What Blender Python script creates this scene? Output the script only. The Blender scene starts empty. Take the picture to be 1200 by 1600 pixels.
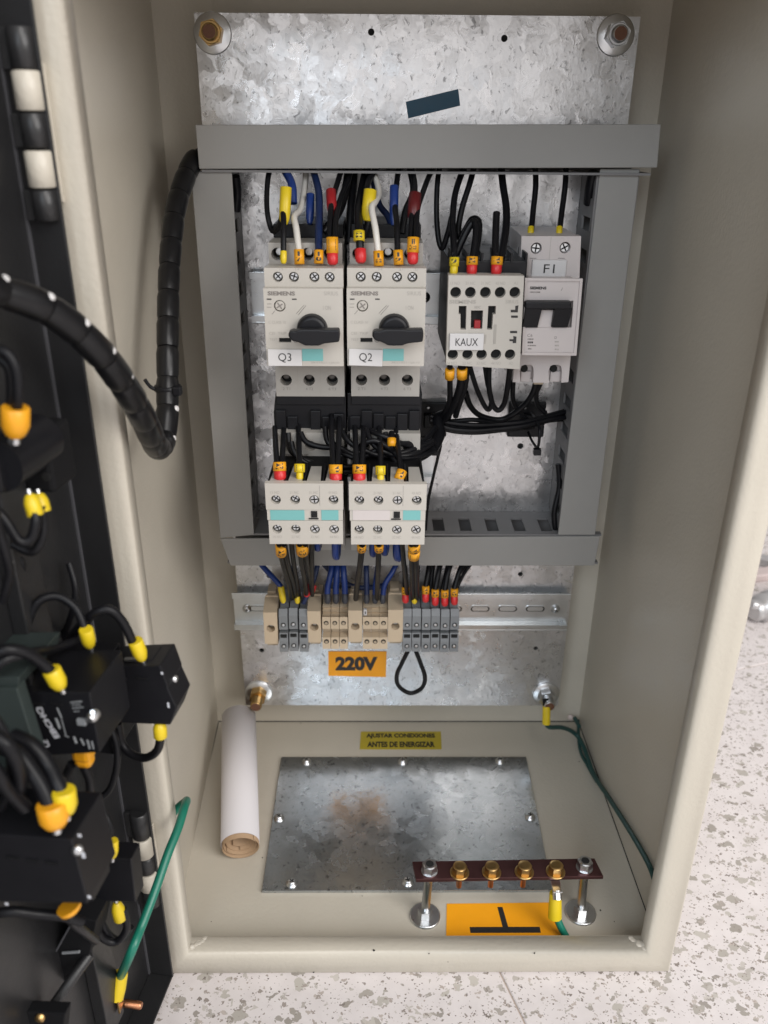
import bpy, bmesh, math, random
from mathutils import Vector, Matrix
random.seed(7)
S = 0.001                       # everything below is written in millimetres
scene = bpy.context.scene
C = bpy.data.collections.new("Scene"); scene.collection.children.link(C)

# ------------------------------------------------------------------ camera
FPX = 1310.6
th, ya, ro = [math.radians(a) for a in (24.87, .78, .5)]
CAM = Vector((-29.7, -588, 0))
FW = Vector((math.sin(ya)*math.cos(th), math.cos(ya)*math.cos(th), -math.sin(th)))
_r = Vector((math.cos(ya), -math.sin(ya), 0)); _u = _r.cross(FW)
RT = _r*math.cos(ro) + _u*math.sin(ro); UP = -_r*math.sin(ro) + _u*math.cos(ro)
cd = bpy.data.cameras.new("camera"); cam = bpy.data.objects.new("camera", cd); C.objects.link(cam)
cd.sensor_fit = 'HORIZONTAL'; cd.sensor_width = 36; cd.lens = 36*FPX/1200
cd.clip_start = .01; cd.clip_end = 60
M4 = Matrix((RT, UP, -FW)).transposed().to_4x4(); M4.translation = CAM*S
cam.matrix_world = M4
cd.dof.use_dof = True; cd.dof.focus_distance = .53; cd.dof.aperture_fstop = 11.5
scene.camera = cam

# ------------------------------------------------------------------ light
w = bpy.data.worlds.new("World"); scene.world = w; w.use_nodes = True
bg = w.node_tree.nodes['Background']; bg.inputs[0].default_value = (1, .965, .955, 1); bg.inputs[1].default_value = .52
def area(name, loc, aim, size, power, col, sy=None):
    l = bpy.data.lights.new(name, 'AREA'); l.energy = power; l.color = col; l.size = size
    if sy: l.shape = 'RECTANGLE'; l.size_y = sy
    o = bpy.data.objects.new(name, l); C.objects.link(o); o.location = loc
    o.rotation_euler = (Vector(aim)-Vector(loc)).to_track_quat('-Z', 'Y').to_euler()
area('glass_door_light', (0.16, -2.6, .1), (0, 0, 0), 1.5, 4.0, (1, .975, .97), 1.3)
area('ceiling_light', (0.75, -1.5, 1.75), (0, 0, -.3), 1.1, 24, (1, .97, .94), 1.1)
area('window_light', (1.75, -1.75, .9), (-.1, 0, -.3), 1.3, 43, (1, .975, .95), 1.2)
area('side_light', (-.62, -2.1, .85), (.15, -.1, -.1), .9, 19, (.80, .90, 1), .9)
vs = scene.view_settings; vs.view_transform = 'Standard'; vs.look = 'None'; vs.exposure = 0; vs.gamma = 1
scene.render.engine = 'CYCLES'
scene.cycles.use_denoising = True
scene.cycles.max_bounces = 10; scene.cycles.diffuse_bounces = 7; scene.cycles.glossy_bounces = 4

# ------------------------------------------------------------------ measuring helpers (photo measurement -> point on a real plane)
def ray(a, b): return FW + RT*((a-600)/FPX) + UP*((800-b)/FPX)
def at(a, b, Y):
    k = ray(a, b); return CAM + k*((Y-CAM.y)/k.y)
def atz(a, b, Z):
    k = ray(a, b); return CAM + k*((Z-CAM.z)/k.z)
def span(u0, u1, v0, v1, Y):
    a = at(u0, v0, Y); b = at(u1, v1, Y); return a.x, b.x, b.z, a.z      # x0,x1,z0,z1

# ------------------------------------------------------------------ materials
def mat(name, col, rough=.5, metal=0, noise=0, nscale=200, bump=0, bscale=600, coat=0, spec=None):
    m = bpy.data.materials.new(name); m.use_nodes = True; nt = m.node_tree; b = nt.nodes['Principled BSDF']
    b.inputs['Base Color'].default_value = (*col, 1); b.inputs['Roughness'].default_value = rough
    b.inputs['Metallic'].default_value = metal
    if coat: b.inputs['Coat Weight'].default_value = coat
    if spec is not None: b.inputs['Specular IOR Level'].default_value = spec
    tc = nt.nodes.new('ShaderNodeTexCoord')
    if noise:
        n = nt.nodes.new('ShaderNodeTexNoise'); n.inputs['Scale'].default_value = nscale; n.inputs['Detail'].default_value = 5
        nt.links.new(tc.outputs['Object'], n.inputs['Vector'])
        mx = nt.nodes.new('ShaderNodeMix'); mx.data_type = 'RGBA'
        mx.inputs['A'].default_value = (*[c*(1-noise) for c in col], 1); mx.inputs['B'].default_value = (*[min(1, c*(1+noise)) for c in col], 1)
        nt.links.new(n.outputs['Fac'], mx.inputs['Factor']); nt.links.new(mx.outputs['Result'], b.inputs['Base Color'])
        mr = nt.nodes.new('ShaderNodeMapRange'); mr.inputs['To Min'].default_value = max(.03, rough-.08); mr.inputs['To Max'].default_value = min(1, rough+.08)
        nt.links.new(n.outputs['Fac'], mr.inputs['Value']); nt.links.new(mr.outputs['Result'], b.inputs['Roughness'])
    if bump:
        n2 = nt.nodes.new('ShaderNodeTexNoise'); n2.inputs['Scale'].default_value = bscale; n2.inputs['Detail'].default_value = 3
        nt.links.new(tc.outputs['Object'], n2.inputs['Vector'])
        bp = nt.nodes.new('ShaderNodeBump'); bp.inputs['Strength'].default_value = bump; bp.inputs['Distance'].default_value = .001
        nt.links.new(n2.outputs['Fac'], bp.inputs['Height']); nt.links.new(bp.outputs['Normal'], b.inputs['Normal'])
    return m

def galvanized(name, lo, hi, r0, r1, scale, tilt, scratch=.5, bump=.35):
    m = bpy.data.materials.new(name); m.use_nodes = True; nt = m.node_tree; b = nt.nodes['Principled BSDF']; L = nt.links.new; N = nt.nodes.new
    b.inputs['Metallic'].default_value = .92
    tc = N('ShaderNodeTexCoord')
    dn = N('ShaderNodeTexNoise'); dn.inputs['Scale'].default_value = scale*.9; dn.inputs['Detail'].default_value = 4; L(tc.outputs['Object'], dn.inputs['Vector'])
    sc = N('ShaderNodeVectorMath'); sc.operation = 'MULTIPLY_ADD'; sc.inputs[1].default_value = (.016, .016, .016)
    L(dn.outputs['Color'], sc.inputs[0]); L(tc.outputs['Object'], sc.inputs[2])
    v = N('ShaderNodeTexVoronoi'); v.inputs['Scale'].default_value = scale; L(sc.outputs[0], v.inputs['Vector'])
    v2 = N('ShaderNodeTexVoronoi'); v2.inputs['Scale'].default_value = scale*2.7; L(sc.outputs[0], v2.inputs['Vector'])
    av = N('ShaderNodeMix'); av.data_type = 'RGBA'; av.inputs['Factor'].default_value = .4; L(v.outputs['Color'], av.inputs['A']); L(v2.outputs['Color'], av.inputs['B'])
    sep = N('ShaderNodeSeparateColor'); L(av.outputs['Result'], sep.inputs[0])
    # wide soft clouds
    cl = N('ShaderNodeTexNoise'); cl.inputs['Scale'].default_value = 14; cl.inputs['Detail'].default_value = 3; L(tc.outputs['Object'], cl.inputs['Vector'])
    ad = N('ShaderNodeMath'); ad.operation = 'MULTIPLY_ADD'; ad.inputs[1].default_value = .55; L(sep.outputs[0], ad.inputs[0])
    cm = N('ShaderNodeMath'); cm.operation = 'MULTIPLY'; cm.inputs[1].default_value = .45; L(cl.outputs['Fac'], cm.inputs[0]); L(cm.outputs[0], ad.inputs[2])
    mx = N('ShaderNodeMix'); mx.data_type = 'RGBA'; mx.inputs['A'].default_value = (*lo, 1); mx.inputs['B'].default_value = (*hi, 1); L(ad.outputs[0], mx.inputs['Factor'])
    # short dark flecks
    mp = N('ShaderNodeMapping'); mp.inputs['Scale'].default_value = (1, 1, .45); mp.inputs['Rotation'].default_value = (.3, .75, .3); L(sc.outputs[0], mp.inputs['Vector'])
    fn = N('ShaderNodeTexNoise'); fn.inputs['Scale'].default_value = scale*5; fn.inputs['Detail'].default_value = 6; L(mp.outputs[0], fn.inputs['Vector'])
    rp = N('ShaderNodeMapRange'); rp.inputs['From Min'].default_value = .60; rp.inputs['From Max'].default_value = .70; L(fn.outputs['Fac'], rp.inputs['Value'])
    fm = N('ShaderNodeMath'); fm.operation = 'MULTIPLY'; fm.inputs[1].default_value = scratch; L(rp.outputs['Result'], fm.inputs[0])
    mx2 = N('ShaderNodeMix'); mx2.data_type = 'RGBA'; mx2.inputs['B'].default_value = (*[c*.45 for c in lo], 1); L(fm.outputs[0], mx2.inputs['Factor']); L(mx.outputs['Result'], mx2.inputs['A'])
    L(mx2.outputs['Result'], b.inputs['Base Color'])
    rr = N('ShaderNodeMapRange'); rr.inputs['To Min'].default_value = r0; rr.inputs['To Max'].default_value = r1; L(sep.outputs[1], rr.inputs['Value']); L(rr.outputs['Result'], b.inputs['Roughness'])
    ge = N('ShaderNodeNewGeometry')
    s1 = N('ShaderNodeVectorMath'); s1.operation = 'SUBTRACT'; s1.inputs[1].default_value = (.5, .5, .5); L(av.outputs['Result'], s1.inputs[0])
    s2 = N('ShaderNodeVectorMath'); s2.operation = 'MULTIPLY_ADD'; s2.inputs[1].default_value = (tilt,)*3; L(s1.outputs[0], s2.inputs[0]); L(ge.outputs['Normal'], s2.inputs[2])
    nn = N('ShaderNodeVectorMath'); nn.operation = 'NORMALIZE'; L(s2.outputs[0], nn.inputs[0])
    bp = N('ShaderNodeBump'); bp.inputs['Strength'].default_value = bump; bp.inputs['Distance'].default_value = .0006
    L(fn.outputs['Fac'], bp.inputs['Height']); L(nn.outputs[0], bp.inputs['Normal']); L(bp.outputs['Normal'], b.inputs['Normal'])
    return m

def terrazzo():
    m = bpy.data.materials.new('terrazzo'); m.use_nodes = True; nt = m.node_tree; b = nt.nodes['Principled BSDF']; L = nt.links.new; N = nt.nodes.new
    tc = N('ShaderNodeNewGeometry')
    base = N('ShaderNodeTexNoise'); base.inputs['Scale'].default_value = 60; base.inputs['Detail'].default_value = 6; L(tc.outputs['Position'], base.inputs['Vector'])
    mb = N('ShaderNodeMix'); mb.data_type = 'RGBA'; mb.inputs['A'].default_value = (.60, .55, .54, 1); mb.inputs['B'].default_value = (.78, .73, .72, 1); L(base.outputs['Fac'], mb.inputs['Factor'])
    cur = mb.outputs['Result']
    for sc_, thr, dist, c0, c1, seed in ((92, .37, .006, (.33, .30, .265), (.52, .485, .44), 1), (150, .36, .005, (.32, .29, .26), (.56, .52, .48), 4), (270, .34, .003, (.22, .19, .17), (.50, .44, .40), 2), (520, .25, .001, (.12, .10, .09), (.40, .34, .30), 3)):
        nz = N('ShaderNodeTexNoise'); nz.inputs['Scale'].default_value = sc_*1.6; nz.inputs['Detail'].default_value = 3; L(tc.outputs['Position'], nz.inputs['Vector'])
        ma = N('ShaderNodeVectorMath'); ma.operation = 'MULTIPLY_ADD'; ma.inputs[1].default_value = (dist*2,)*3; L(nz.outputs['Color'], ma.inputs[0]); L(tc.outputs['Position'], ma.inputs[2])
        mp = N('ShaderNodeMapping'); mp.inputs['Scale'].default_value = (1, 1.35, 1); mp.inputs['Rotation'].default_value = (0, 0, seed*.9); mp.inputs['Location'].default_value = (seed*3.1, seed, 0); L(ma.outputs[0], mp.inputs['Vector'])
        v = N('ShaderNodeTexVoronoi'); v.inputs['Scale'].default_value = sc_; L(mp.outputs[0], v.inputs['Vector'])
        se = N('ShaderNodeSeparateColor'); L(v.outputs['Color'], se.inputs[0])
        # chip radius varies with the cell, most cells have none
        rr = N('ShaderNodeMapRange'); rr.inputs['From Min'].default_value = .48; rr.inputs['From Max'].default_value = 1; rr.inputs['To Max'].default_value = thr*1.5; L(se.outputs[0], rr.inputs['Value'])
        lt = N('ShaderNodeMath'); lt.operation = 'SUBTRACT'; L(rr.outputs['Result'], lt.inputs[0]); L(v.outputs['Distance'], lt.inputs[1])
        sm = N('ShaderNodeMapRange'); sm.inputs['From Max'].default_value = .035; L(lt.outputs[0], sm.inputs['Value'])
        cc = N('ShaderNodeMix'); cc.data_type = 'RGBA'; cc.inputs['A'].default_value = (*c0, 1); cc.inputs['B'].default_value = (*c1, 1); L(se.outputs[1], cc.inputs['Factor'])
        mx = N('ShaderNodeMix'); mx.data_type = 'RGBA'; L(sm.outputs['Result'], mx.inputs['Factor']); L(cur, mx.inputs['A']); L(cc.outputs['Result'], mx.inputs['B'])
        cur = mx.outputs['Result']
    L(cur, b.inputs['Base Color']); b.inputs['Roughness'].default_value = .27
    return m

MT = dict(
 beige=mat('pebble_paint', (.515, .474, .40), .40, 0, .055, 22, .22, 420),
 weld=mat('weld_paint', (.54, .50, .43), .45, 0, .06, 300, .4, 500),
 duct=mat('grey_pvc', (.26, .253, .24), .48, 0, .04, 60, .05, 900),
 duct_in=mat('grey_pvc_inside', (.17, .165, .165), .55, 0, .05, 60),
 galv=galvanized('galvanized_steel', (.47, .47, .475), (.80, .795, .80), .25, .36, 95, .11, .85, .16),
 galv2=galvanized('galvanized_gland', (.38, .40, .41), (.58, .60, .61), .19, .30, 70, .06, .9, .06),
 zinc=mat('zinc_steel', (.66, .67, .68), .30, 1, .04, 150),
 rail=mat('rail_steel', (.66, .68, .69), .3, 1, .12, 120),
 brass=mat('brass', (.52, .34, .14), .32, 1, .15, 250),
 rust=mat('brown_bolt_end', (.16, .075, .045), .6, .4, .25, 600),
 copper=mat('copper', (.55, .25, .13), .35, 1, .15, 250),
 busbar=mat('tarnished_copper', (.10, .045, .045), .33, .75, .3, 60),
 dev=mat('light_grey_plastic', (.475, .445, .40), .42, 0, .03, 90),
 dev2=mat('device_grey_plastic', (.385, .365, .335), .45, 0, .03, 90),
 devw=mat('pinkish_white_plastic', (.55, .50, .485), .4, 0, .03, 90),
 teal=mat('teal_label', (.17, .42, .41), .45, 0, .04, 90),
 black=mat('black_plastic', (.008, .008, .010), .42, 0, .1, 90, spec=.28),
 dboot=mat('dark_grey_boot', (.035, .036, .045), .5),
 blackm=mat('black_matt', (.006, .006, .007), .7, spec=.2),
 hole=mat('dark_recess', (.006, .006, .006), .8),
 cable=mat('black_cable', (.0065, .0065, .008), .40, 0, .2, 90, spec=.24),
 wrap=mat('spiral_wrap', (.007, .007, .008), .3, 0, .15, 60, spec=.32),
 blue=mat('blue_cable', (.009, .033, .17), .35, 0, .1, 90),
 navy=mat('navy_cable', (.008, .02, .075), .4, 0, .1, 90),
 white=mat('white_cable', (.66, .63, .58), .35, 0, .05, 90),
 green=mat('green_cable', (.01, .165, .11), .35, 0, .08, 90),
 dgreen=mat('dark_green_cable', (.015, .06, .055), .4, 0, .08, 90),
 mred=mat('mid_red_sleeve', (.30, .010, .014), .42, 0, .06, 200),
 red=mat('red_sleeve', (.56, .022, .025), .38, 0, .06, 200),
 dred=mat('dark_red_sleeve', (.10, .006, .008), .42, 0, .06, 200),
 yellow=mat('yellow_sleeve', (.68, .50, .015), .38, 0, .06, 200),
 orange=mat('orange_marker', (.74, .33, .012), .4, 0, .08, 250),
 sticker=mat('orange_sticker', (.93, .38, .008), .35, 0, .05, 100),
 ysticker=mat('yellow_sticker', (.42, .33, .03), .4, 0, .06, 100),
 navyst=mat('blue_sticker', (.004, .06, .11), .5, 0, .15, 200),
 label=mat('white_label', (.60, .585, .58), .35),
 ink=mat('ink', (.02, .018, .018), .5),
 inkg=mat('grey_ink', (.19, .17, .155), .5),
 inkf=mat('faint_ink', (.36, .335, .30), .5),
 inkw=mat('white_print', (.55, .56, .60), .5),
 sand=mat('beige_terminal_plastic', (.56, .45, .32), .48, 0, .04, 90),
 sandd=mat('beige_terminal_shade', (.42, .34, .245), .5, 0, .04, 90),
 tgrey=mat('grey_terminal_plastic', (.20, .21, .22), .45, 0, .04, 90),
 paper=mat('white_paper', (.61, .585, .60), .75, 0, .02, 40),
 kraft=mat('kraft_board', (.37, .245, .145), .75, 0, .12, 300),
 door=mat('black_door_paint', (.016, .016, .017), .36, 0, .1, 60, .1, 700),
 dedge=mat('pale_door_edge', (.10, .10, .11), .4, .3),
 dgrey=mat('grey_green_metal', (.05, .065, .062), .35, .4, .15, 60),
 pinkbar=mat('pale_pink_metal', (.62, .52, .50), .4, .2, .06, 60),
 palem=mat('pale_grey_metal', (.5, .49, .49), .3, .6, .15, 60),
 grout=mat('grout', (.52, .43, .36), .8, 0, .2, 200),
 pinkd=mat('pink_dot', (.66, .56, .53), .5),
 terr=terrazzo(),
)

# ------------------------------------------------------------------ mesh builder
ORG = {}
def doorT(p): return p
class G:
    def __init__(s, m='beige'): s.v = []; s.f = []; s.fm = []; s.sm = []; s.mats = []; s.T = None; s.use(m)
    def use(s, m):
        if m not in s.mats: s.mats.append(m)
        s.cur = s.mats.index(m); return s
    def add(s, vs, fs, smooth=False):
        n = len(s.v)
        for p in vs:
            p = Vector(p); s.v.append(s.T(p) if s.T else p)
        for f in fs: s.f.append([i+n for i in f]); s.fm.append(s.cur); s.sm.append(smooth)
        return s
    def bm(s, b, smooth=False):
        b.verts.ensure_lookup_table(); s.add([v.co.copy() for v in b.verts], [[v.index for v in f.verts] for f in b.faces], smooth); b.free(); return s
    def box(s, x0, x1, y0, y1, z0, z1, r=0, seg=2):
        if x0 > x1: x0, x1 = x1, x0
        if y0 > y1: y0, y1 = y1, y0
        if z0 > z1: z0, z1 = z1, z0
        vs = [(x, y, z) for x in (x0, x1) for y in (y0, y1) for z in (z0, z1)]
        fs = [(0, 1, 3, 2), (4, 6, 7, 5), (0, 4, 5, 1), (2, 3, 7, 6), (0, 2, 6, 4), (1, 5, 7, 3)]
        if r <= 0: return s.add(vs, fs)
        b = bmesh.new(); V = [b.verts.new(p) for p in vs]
        for f in fs: b.faces.new([V[i] for i in f])
        bmesh.ops.bevel(b, geom=b.edges[:], offset=r, segments=seg, affect='EDGES', profile=.5)
        b.verts.index_update(); return s.bm(b)
    def prism(s, poly, d0, d1, axis='y', r=0):
        """poly: list of 2-D points; extruded from d0 to d1 along axis.  y: (x,z)  x: (y,z)  z: (x,y)"""
        def P(a, b_, d): return (a, d, b_) if axis == 'y' else ((d, a, b_) if axis == 'x' else (a, b_, d))
        b = bmesh.new(); A = [b.verts.new(P(p[0], p[1], d0)) for p in poly]; B = [b.verts.new(P(p[0], p[1], d1)) for p in poly]
        n = len(poly); b.faces.new(A); b.faces.new(B[::-1])
        for i in range(n): b.faces.new([A[i], B[i], B[(i+1) % n], A[(i+1) % n]])
        bmesh.ops.recalc_face_normals(b, faces=b.faces[:])
        if r: bmesh.ops.bevel(b, geom=b.edges[:], offset=r, segments=2, affect='EDGES', profile=.5)
        b.verts.index_update(); return s.bm(b)
    def hexa(s, c8):
        """8 corners: front 4 (ccw) then back 4"""
        return s.add(c8, [(0, 1, 2, 3), (7, 6, 5, 4), (0, 4, 5, 1), (1, 5, 6, 2), (2, 6, 7, 3), (3, 7, 4, 0)])
    def cyl(s, a, b_, r0, r1=None, n=20, caps=True, smooth=True, rot=0):
        a = Vector(a); b_ = Vector(b_); r1 = r0 if r1 is None else r1
        d = (b_-a).normalized(); t = Vector((0, 0, 1)) if abs(d.z) < .9 else Vector((1, 0, 0)); e1 = d.cross(t).normalized(); e2 = d.cross(e1)
        vs = []
        for c, r in ((a, r0), (b_, r1)):
            for i in range(n):
                q = 2*math.pi*i/n + rot; vs.append(c + e1*(r*math.cos(q)) + e2*(r*math.sin(q)))
        s.add(vs, [(i, (i+1) % n, n+(i+1) % n, n+i) for i in range(n)], smooth)
        if caps: s.add(vs[:n], [list(range(n))[::-1]]); s.add(vs[n:], [list(range(n))])
        return s
    def lathe(s, a, d, prof, n=24, smooth=True, caps=True):
        """profile list of (distance along d, radius)"""
        a = Vector(a); d = Vector(d).normalized(); t = Vector((0, 0, 1)) if abs(d.z) < .9 else Vector((1, 0, 0)); e1 = d.cross(t).normalized(); e2 = d.cross(e1)
        vs = []; fs = []
        for h, r in prof:
            for i in range(n):
                q = 2*math.pi*i/n; vs.append(a + d*h + e1*(r*math.cos(q)) + e2*(r*math.sin(q)))
        for k in range(len(prof)-1):
            for i in range(n): fs.append((k*n+i, k*n+(i+1) % n, (k+1)*n+(i+1) % n, (k+1)*n+i))
        s.add(vs, fs, smooth)
        if caps:
            s.add(vs[:n], [list(range(n))[::-1]]); s.add(vs[-n:], [list(range(n))])
        return s
    def tube(s, pts, r, n=10, sub=6, spline=True, caps=True):
        pts = [Vector(p) for p in pts]
        if spline and len(pts) > 2: pts = smoothpath(pts, sub)
        m = len(pts); rr = r if callable(r) else (lambda t: r)
        tan = [(pts[min(i+1, m-1)]-pts[max(i-1, 0)]).normalized() for i in range(m)]
        t0 = tan[0]; e = t0.cross(Vector((0, 0, 1)) if abs(t0.z) < .9 else Vector((1, 0, 0))).normalized()
        vs = []
        for i in range(m):
            e = (e - tan[i]*e.dot(tan[i])).normalized(); f = tan[i].cross(e); R = rr(i/(m-1))
            for k in range(n):
                q = 2*math.pi*k/n; vs.append(pts[i] + e*(R*math.cos(q)) + f*(R*math.sin(q)))
        s.add(vs, [(i*n+k, i*n+(k+1) % n, (i+1)*n+(k+1) % n, (i+1)*n+k) for i in range(m-1) for k in range(n)], True)
        if caps: s.add(vs[:n], [list(range(n))[::-1]]); s.add(vs[-n:], [list(range(n))])
        return s
    def plate(s, outline, holes, y0, y1, res=5):
        """flat piece in the x-z plane with real holes; holes = (cx, cz, r) or polygons"""
        cu = bpy.data.curves.new('tmp', 'CURVE'); cu.dimensions = '2D'; cu.fill_mode = 'BOTH'; cu.extrude = abs(y1-y0)/2
        def spl(ps):
            q = cu.splines.new('POLY'); q.points.add(len(ps)-1)
            for i, p in enumerate(ps): q.points[i].co = (p[0], p[1], 0, 1)
            q.use_cyclic_u = True
        spl(outline)
        for h in holes:
            if len(h) == 3 and not hasattr(h[0], '__len__'): spl([(h[0]+h[2]*math.cos(2*math.pi*i/18), h[1]+h[2]*math.sin(2*math.pi*i/18)) for i in range(18)])
            else: spl(h)
        o = bpy.data.objects.new('tmp', cu); me = bpy.data.meshes.new_from_object(o)
        mid = (y0+y1)/2
        s.add([(v.co.x, mid-v.co.z, v.co.y) for v in me.vertices], [list(p.vertices) for p in me.polygons])
        bpy.data.objects.remove(o); bpy.data.curves.remove(cu); bpy.data.meshes.remove(me); return s
    def build(s, name, parent=None, label=None, cat=None, group=None, kind=None):
        lo = [min(p[i] for p in s.v) for i in range(3)]; hi = [max(p[i] for p in s.v) for i in range(3)]
        org = Vector(((lo[0]+hi[0])/2, (lo[1]+hi[1])/2, lo[2] if parent is None else (lo[2]+hi[2])/2))
        me = bpy.data.meshes.new(name); me.from_pydata([(p-org)*S for p in s.v], [], s.f)
        for m in s.mats: me.materials.append(MT[m])
        me.polygons.foreach_set('material_index', s.fm); me.polygons.foreach_set('use_smooth', s.sm)
        me.validate(); me.update()
        o = bpy.data.objects.new(name, me); C.objects.link(o); place(o, org, parent)
        tag(o, label, cat, group, kind); return o
def place(o, org, parent):
    if parent is not None:
        o.parent = parent; o.location = (org-ORG[parent.name])*S
    else: o.location = org*S
    ORG[o.name] = Vector(org)
def tag(o, label=None, cat=None, group=None, kind=None):
    for k, v in (('label', label), ('category', cat), ('group', group), ('kind', kind)):
        if v: o[k] = v
def thing(name, loc, label, cat, group=None):
    o = bpy.data.objects.new(name, None); C.objects.link(o); o.empty_display_size = .01; place(o, Vector(loc), None); tag(o, label, cat, group); return o
def atx(u, v, X):
    k = ray(u, v); return CAM + k*((X-CAM.x)/k.x)
def copy_obj(o, name, org, parent):
    c = bpy.data.objects.new(name, o.data); C.objects.link(c); place(c, Vector(org), parent); return c
def copy_tree(o, delta, parent=None, label=None):
    c = o.copy(); C.objects.link(c)
    org = ORG[o.name] + Vector(delta); c.parent = None
    ORG[c.name] = org
    if parent is not None: c.parent = parent; c.location = (org-ORG[parent.name])*S
    else: c.location = org*S
    if label: c['label'] = label
    for ch in list(o.children): copy_tree(ch, delta, c)
    return c
def smoothpath(P, sub):
    out = []
    for i in range(len(P)-1):
        p0 = P[max(i-1, 0)]; p1 = P[i]; p2 = P[i+1]; p3 = P[min(i+2, len(P)-1)]
        for k in range(sub):
            t = k/sub; out.append(.5*((2*p1)+(-p0+p2)*t+(2*p0-5*p1+4*p2-p3)*t*t+(-p0+3*p1-3*p2+p3)*t**3))
    out.append(P[-1]); return out
_txt = {}
def text_mesh(s, bold):
    if (s, bold) in _txt: return _txt[(s, bold)]
    cu = bpy.data.curves.new('t', 'FONT'); cu.body = s; cu.resolution_u = 3; cu.align_x = 'CENTER'; cu.offset = (bold if isinstance(bold, float) else .045) if bold else 0.0; cu.space_line = .9
    o = bpy.data.objects.new('t', cu); C.objects.link(o); bpy.context.view_layer.update()
    me = bpy.data.meshes.new_from_object(o); V = [v.co.copy() for v in me.vertices]; F = [list(p.vertices) for p in me.polygons]
    bpy.data.objects.remove(o); bpy.data.curves.remove(cu)
    _txt[(s, bold)] = (V, F); return V, F
def text(s, c, w_, h_, m='ink', parent=None, X=(1, 0, 0), Y=(0, 0, 1), bold=False, name='lettering', g=None):
    """text fitted into w_ x h_ mm, centred on c, on the plane spanned by X, Y"""
    V, F = text_mesh(s, bold)
    x0 = min(v.x for v in V); x1 = max(v.x for v in V); y0 = min(v.y for v in V); y1 = max(v.y for v in V)
    X = Vector(X).normalized(); Y = Vector(Y).normalized(); c = Vector(c)
    own = g is None; g = g or G(m); g.use(m)
    g.add([c + X*((v.x-(x0+x1)/2)/(x1-x0)*w_) + Y*((v.y-(y0+y1)/2)/(y1-y0)*h_) for v in V], F)
    if own: return g.build(name, parent)

# ================================================================== SETTING
FZ = -498.5
g = G('grout'); g.box(-1300, 2300, -1500, 2200, FZ-30, FZ-1.2); floor = g.build('floor', kind='structure', label='terrazzo floor of pale slabs speckled with grey chips')
ca, sa = math.cos(math.radians(17.5)), math.sin(math.radians(17.5))
TS = 600
for i in range(-3, 5):
    for j in range(-3, 5):
        u0 = -15.8+i*TS+.5; u1 = u0+TS-1.0; v0 = 4.4+j*TS+.5; v1 = v0+TS-1.0
        g = G('terr'); g.T = lambda p: Vector((p.x*ca-p.y*sa, p.x*sa+p.y*ca, p.z))
        g.box(u0, u1, v0, v1, FZ-12, FZ, .6, 1); g.build('floor_tile', floor)

# ================================================================== ENCLOSURE BOX
enc = thing('electrical_enclosure', (-5, -90, -498), 'open beige steel electrical enclosure standing on the terrazzo floor', 'enclosure')
XL0, XL1, XR0, XR1, YB, YF, ZB, ZT = -171, -162.5, 159, 161.5, 28, -208, -497, 105
def slab(name, pts_in, off, parent=enc, m='beige'):
    """4 inner corners, thickened by off"""
    g = G(m); o = Vector(off); P = [Vector(p) for p in pts_in]
    g.hexa(P+[p+o for p in P]); return g.build(name, parent)
slab('back_wall', [(XL0, YB, ZB), (XR0, YB, ZB), (XR0, YB, ZT), (XL0, YB, ZT)], (0, 1.5, 0))
slab('side_wall', [(XL0, YB, ZB), (XL0, YB, ZT), (XL1, YF, ZT), (XL1, YF, ZB)], (-1.5, 0, 0))
slab('side_wall', [(XR0, YB, ZB), (XR0, YB, ZT), (XR1, YF, ZT), (XR1, YF, ZB)], (1.5, 0, 0))
slab('bottom_wall', [(XL0, YB, ZB), (XR0, YB, ZB), (XR1, YF, ZB), (XL1, YF, ZB)], (0, 0, -1.3))
slab('top_wall', [(XL0, YB, ZT), (XR0, YB, ZT), (XR1, YF, ZT), (XL1, YF, ZT)], (0, 0, 1.5))
# rounded rim round the opening: swept rectangular profile (hollow bend), corners mitred
def rim():
    g = G('beige')
    xo0, xo1, zo0, zo1 = -164, 163, -498, 106.5
    prof = []                                    # (inset from outer edge, y)
    R = 4.2; yf = -222
    prof += [(0, YF+.1), (0, yf+1.2), (1.2, yf)]
    for k in range(7):
        a = math.pi/2*k/6; prof.append((17.0-R+R*math.sin(a), yf+R-R*math.cos(a)))
    prof += [(17.0, -208.5), (16.2, -207.2), (0, -207.2)]
    n = len(prof); vs = []
    for (sx, sz) in ((0, 0), (1, 0), (1, 1), (0, 1)):
        for i, y in prof:
            vs.append(((xo1-i) if sx else (xo0+i), y, (zo1-i) if sz else (zo0+i-.2)))
    for k in range(4):
        q = (k+1) % 4
        for i in range(n-1): g.add([vs[k*n+i], vs[k*n+i+1], vs[q*n+i+1], vs[q*n+i]], [(0, 1, 2, 3)], 2 <= i <= 9)
    b = bmesh.new()
    for p in g.v: b.verts.new(p)
    b.verts.ensure_lookup_table()
    for f in g.f: b.faces.new([b.verts[i] for i in f])
    for f, sm_ in zip(b.faces, g.sm): f.smooth = sm_
    bmesh.ops.remove_doubles(b, verts=b.verts[:], dist=.001); bmesh.ops.recalc_face_normals(b, faces=b.faces[:])
    b.verts.index_update(); g.v = []; g.f = []; g.fm = []; g.sm = []
    sms = [f.smooth for f in b.faces]; fs = [[v.index for v in f.verts] for f in b.faces]; g.add([v.co.copy() for v in b.verts], fs); g.sm = sms; b.free()
    return g.build('front_rim', enc)
rim_o = rim()
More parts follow.
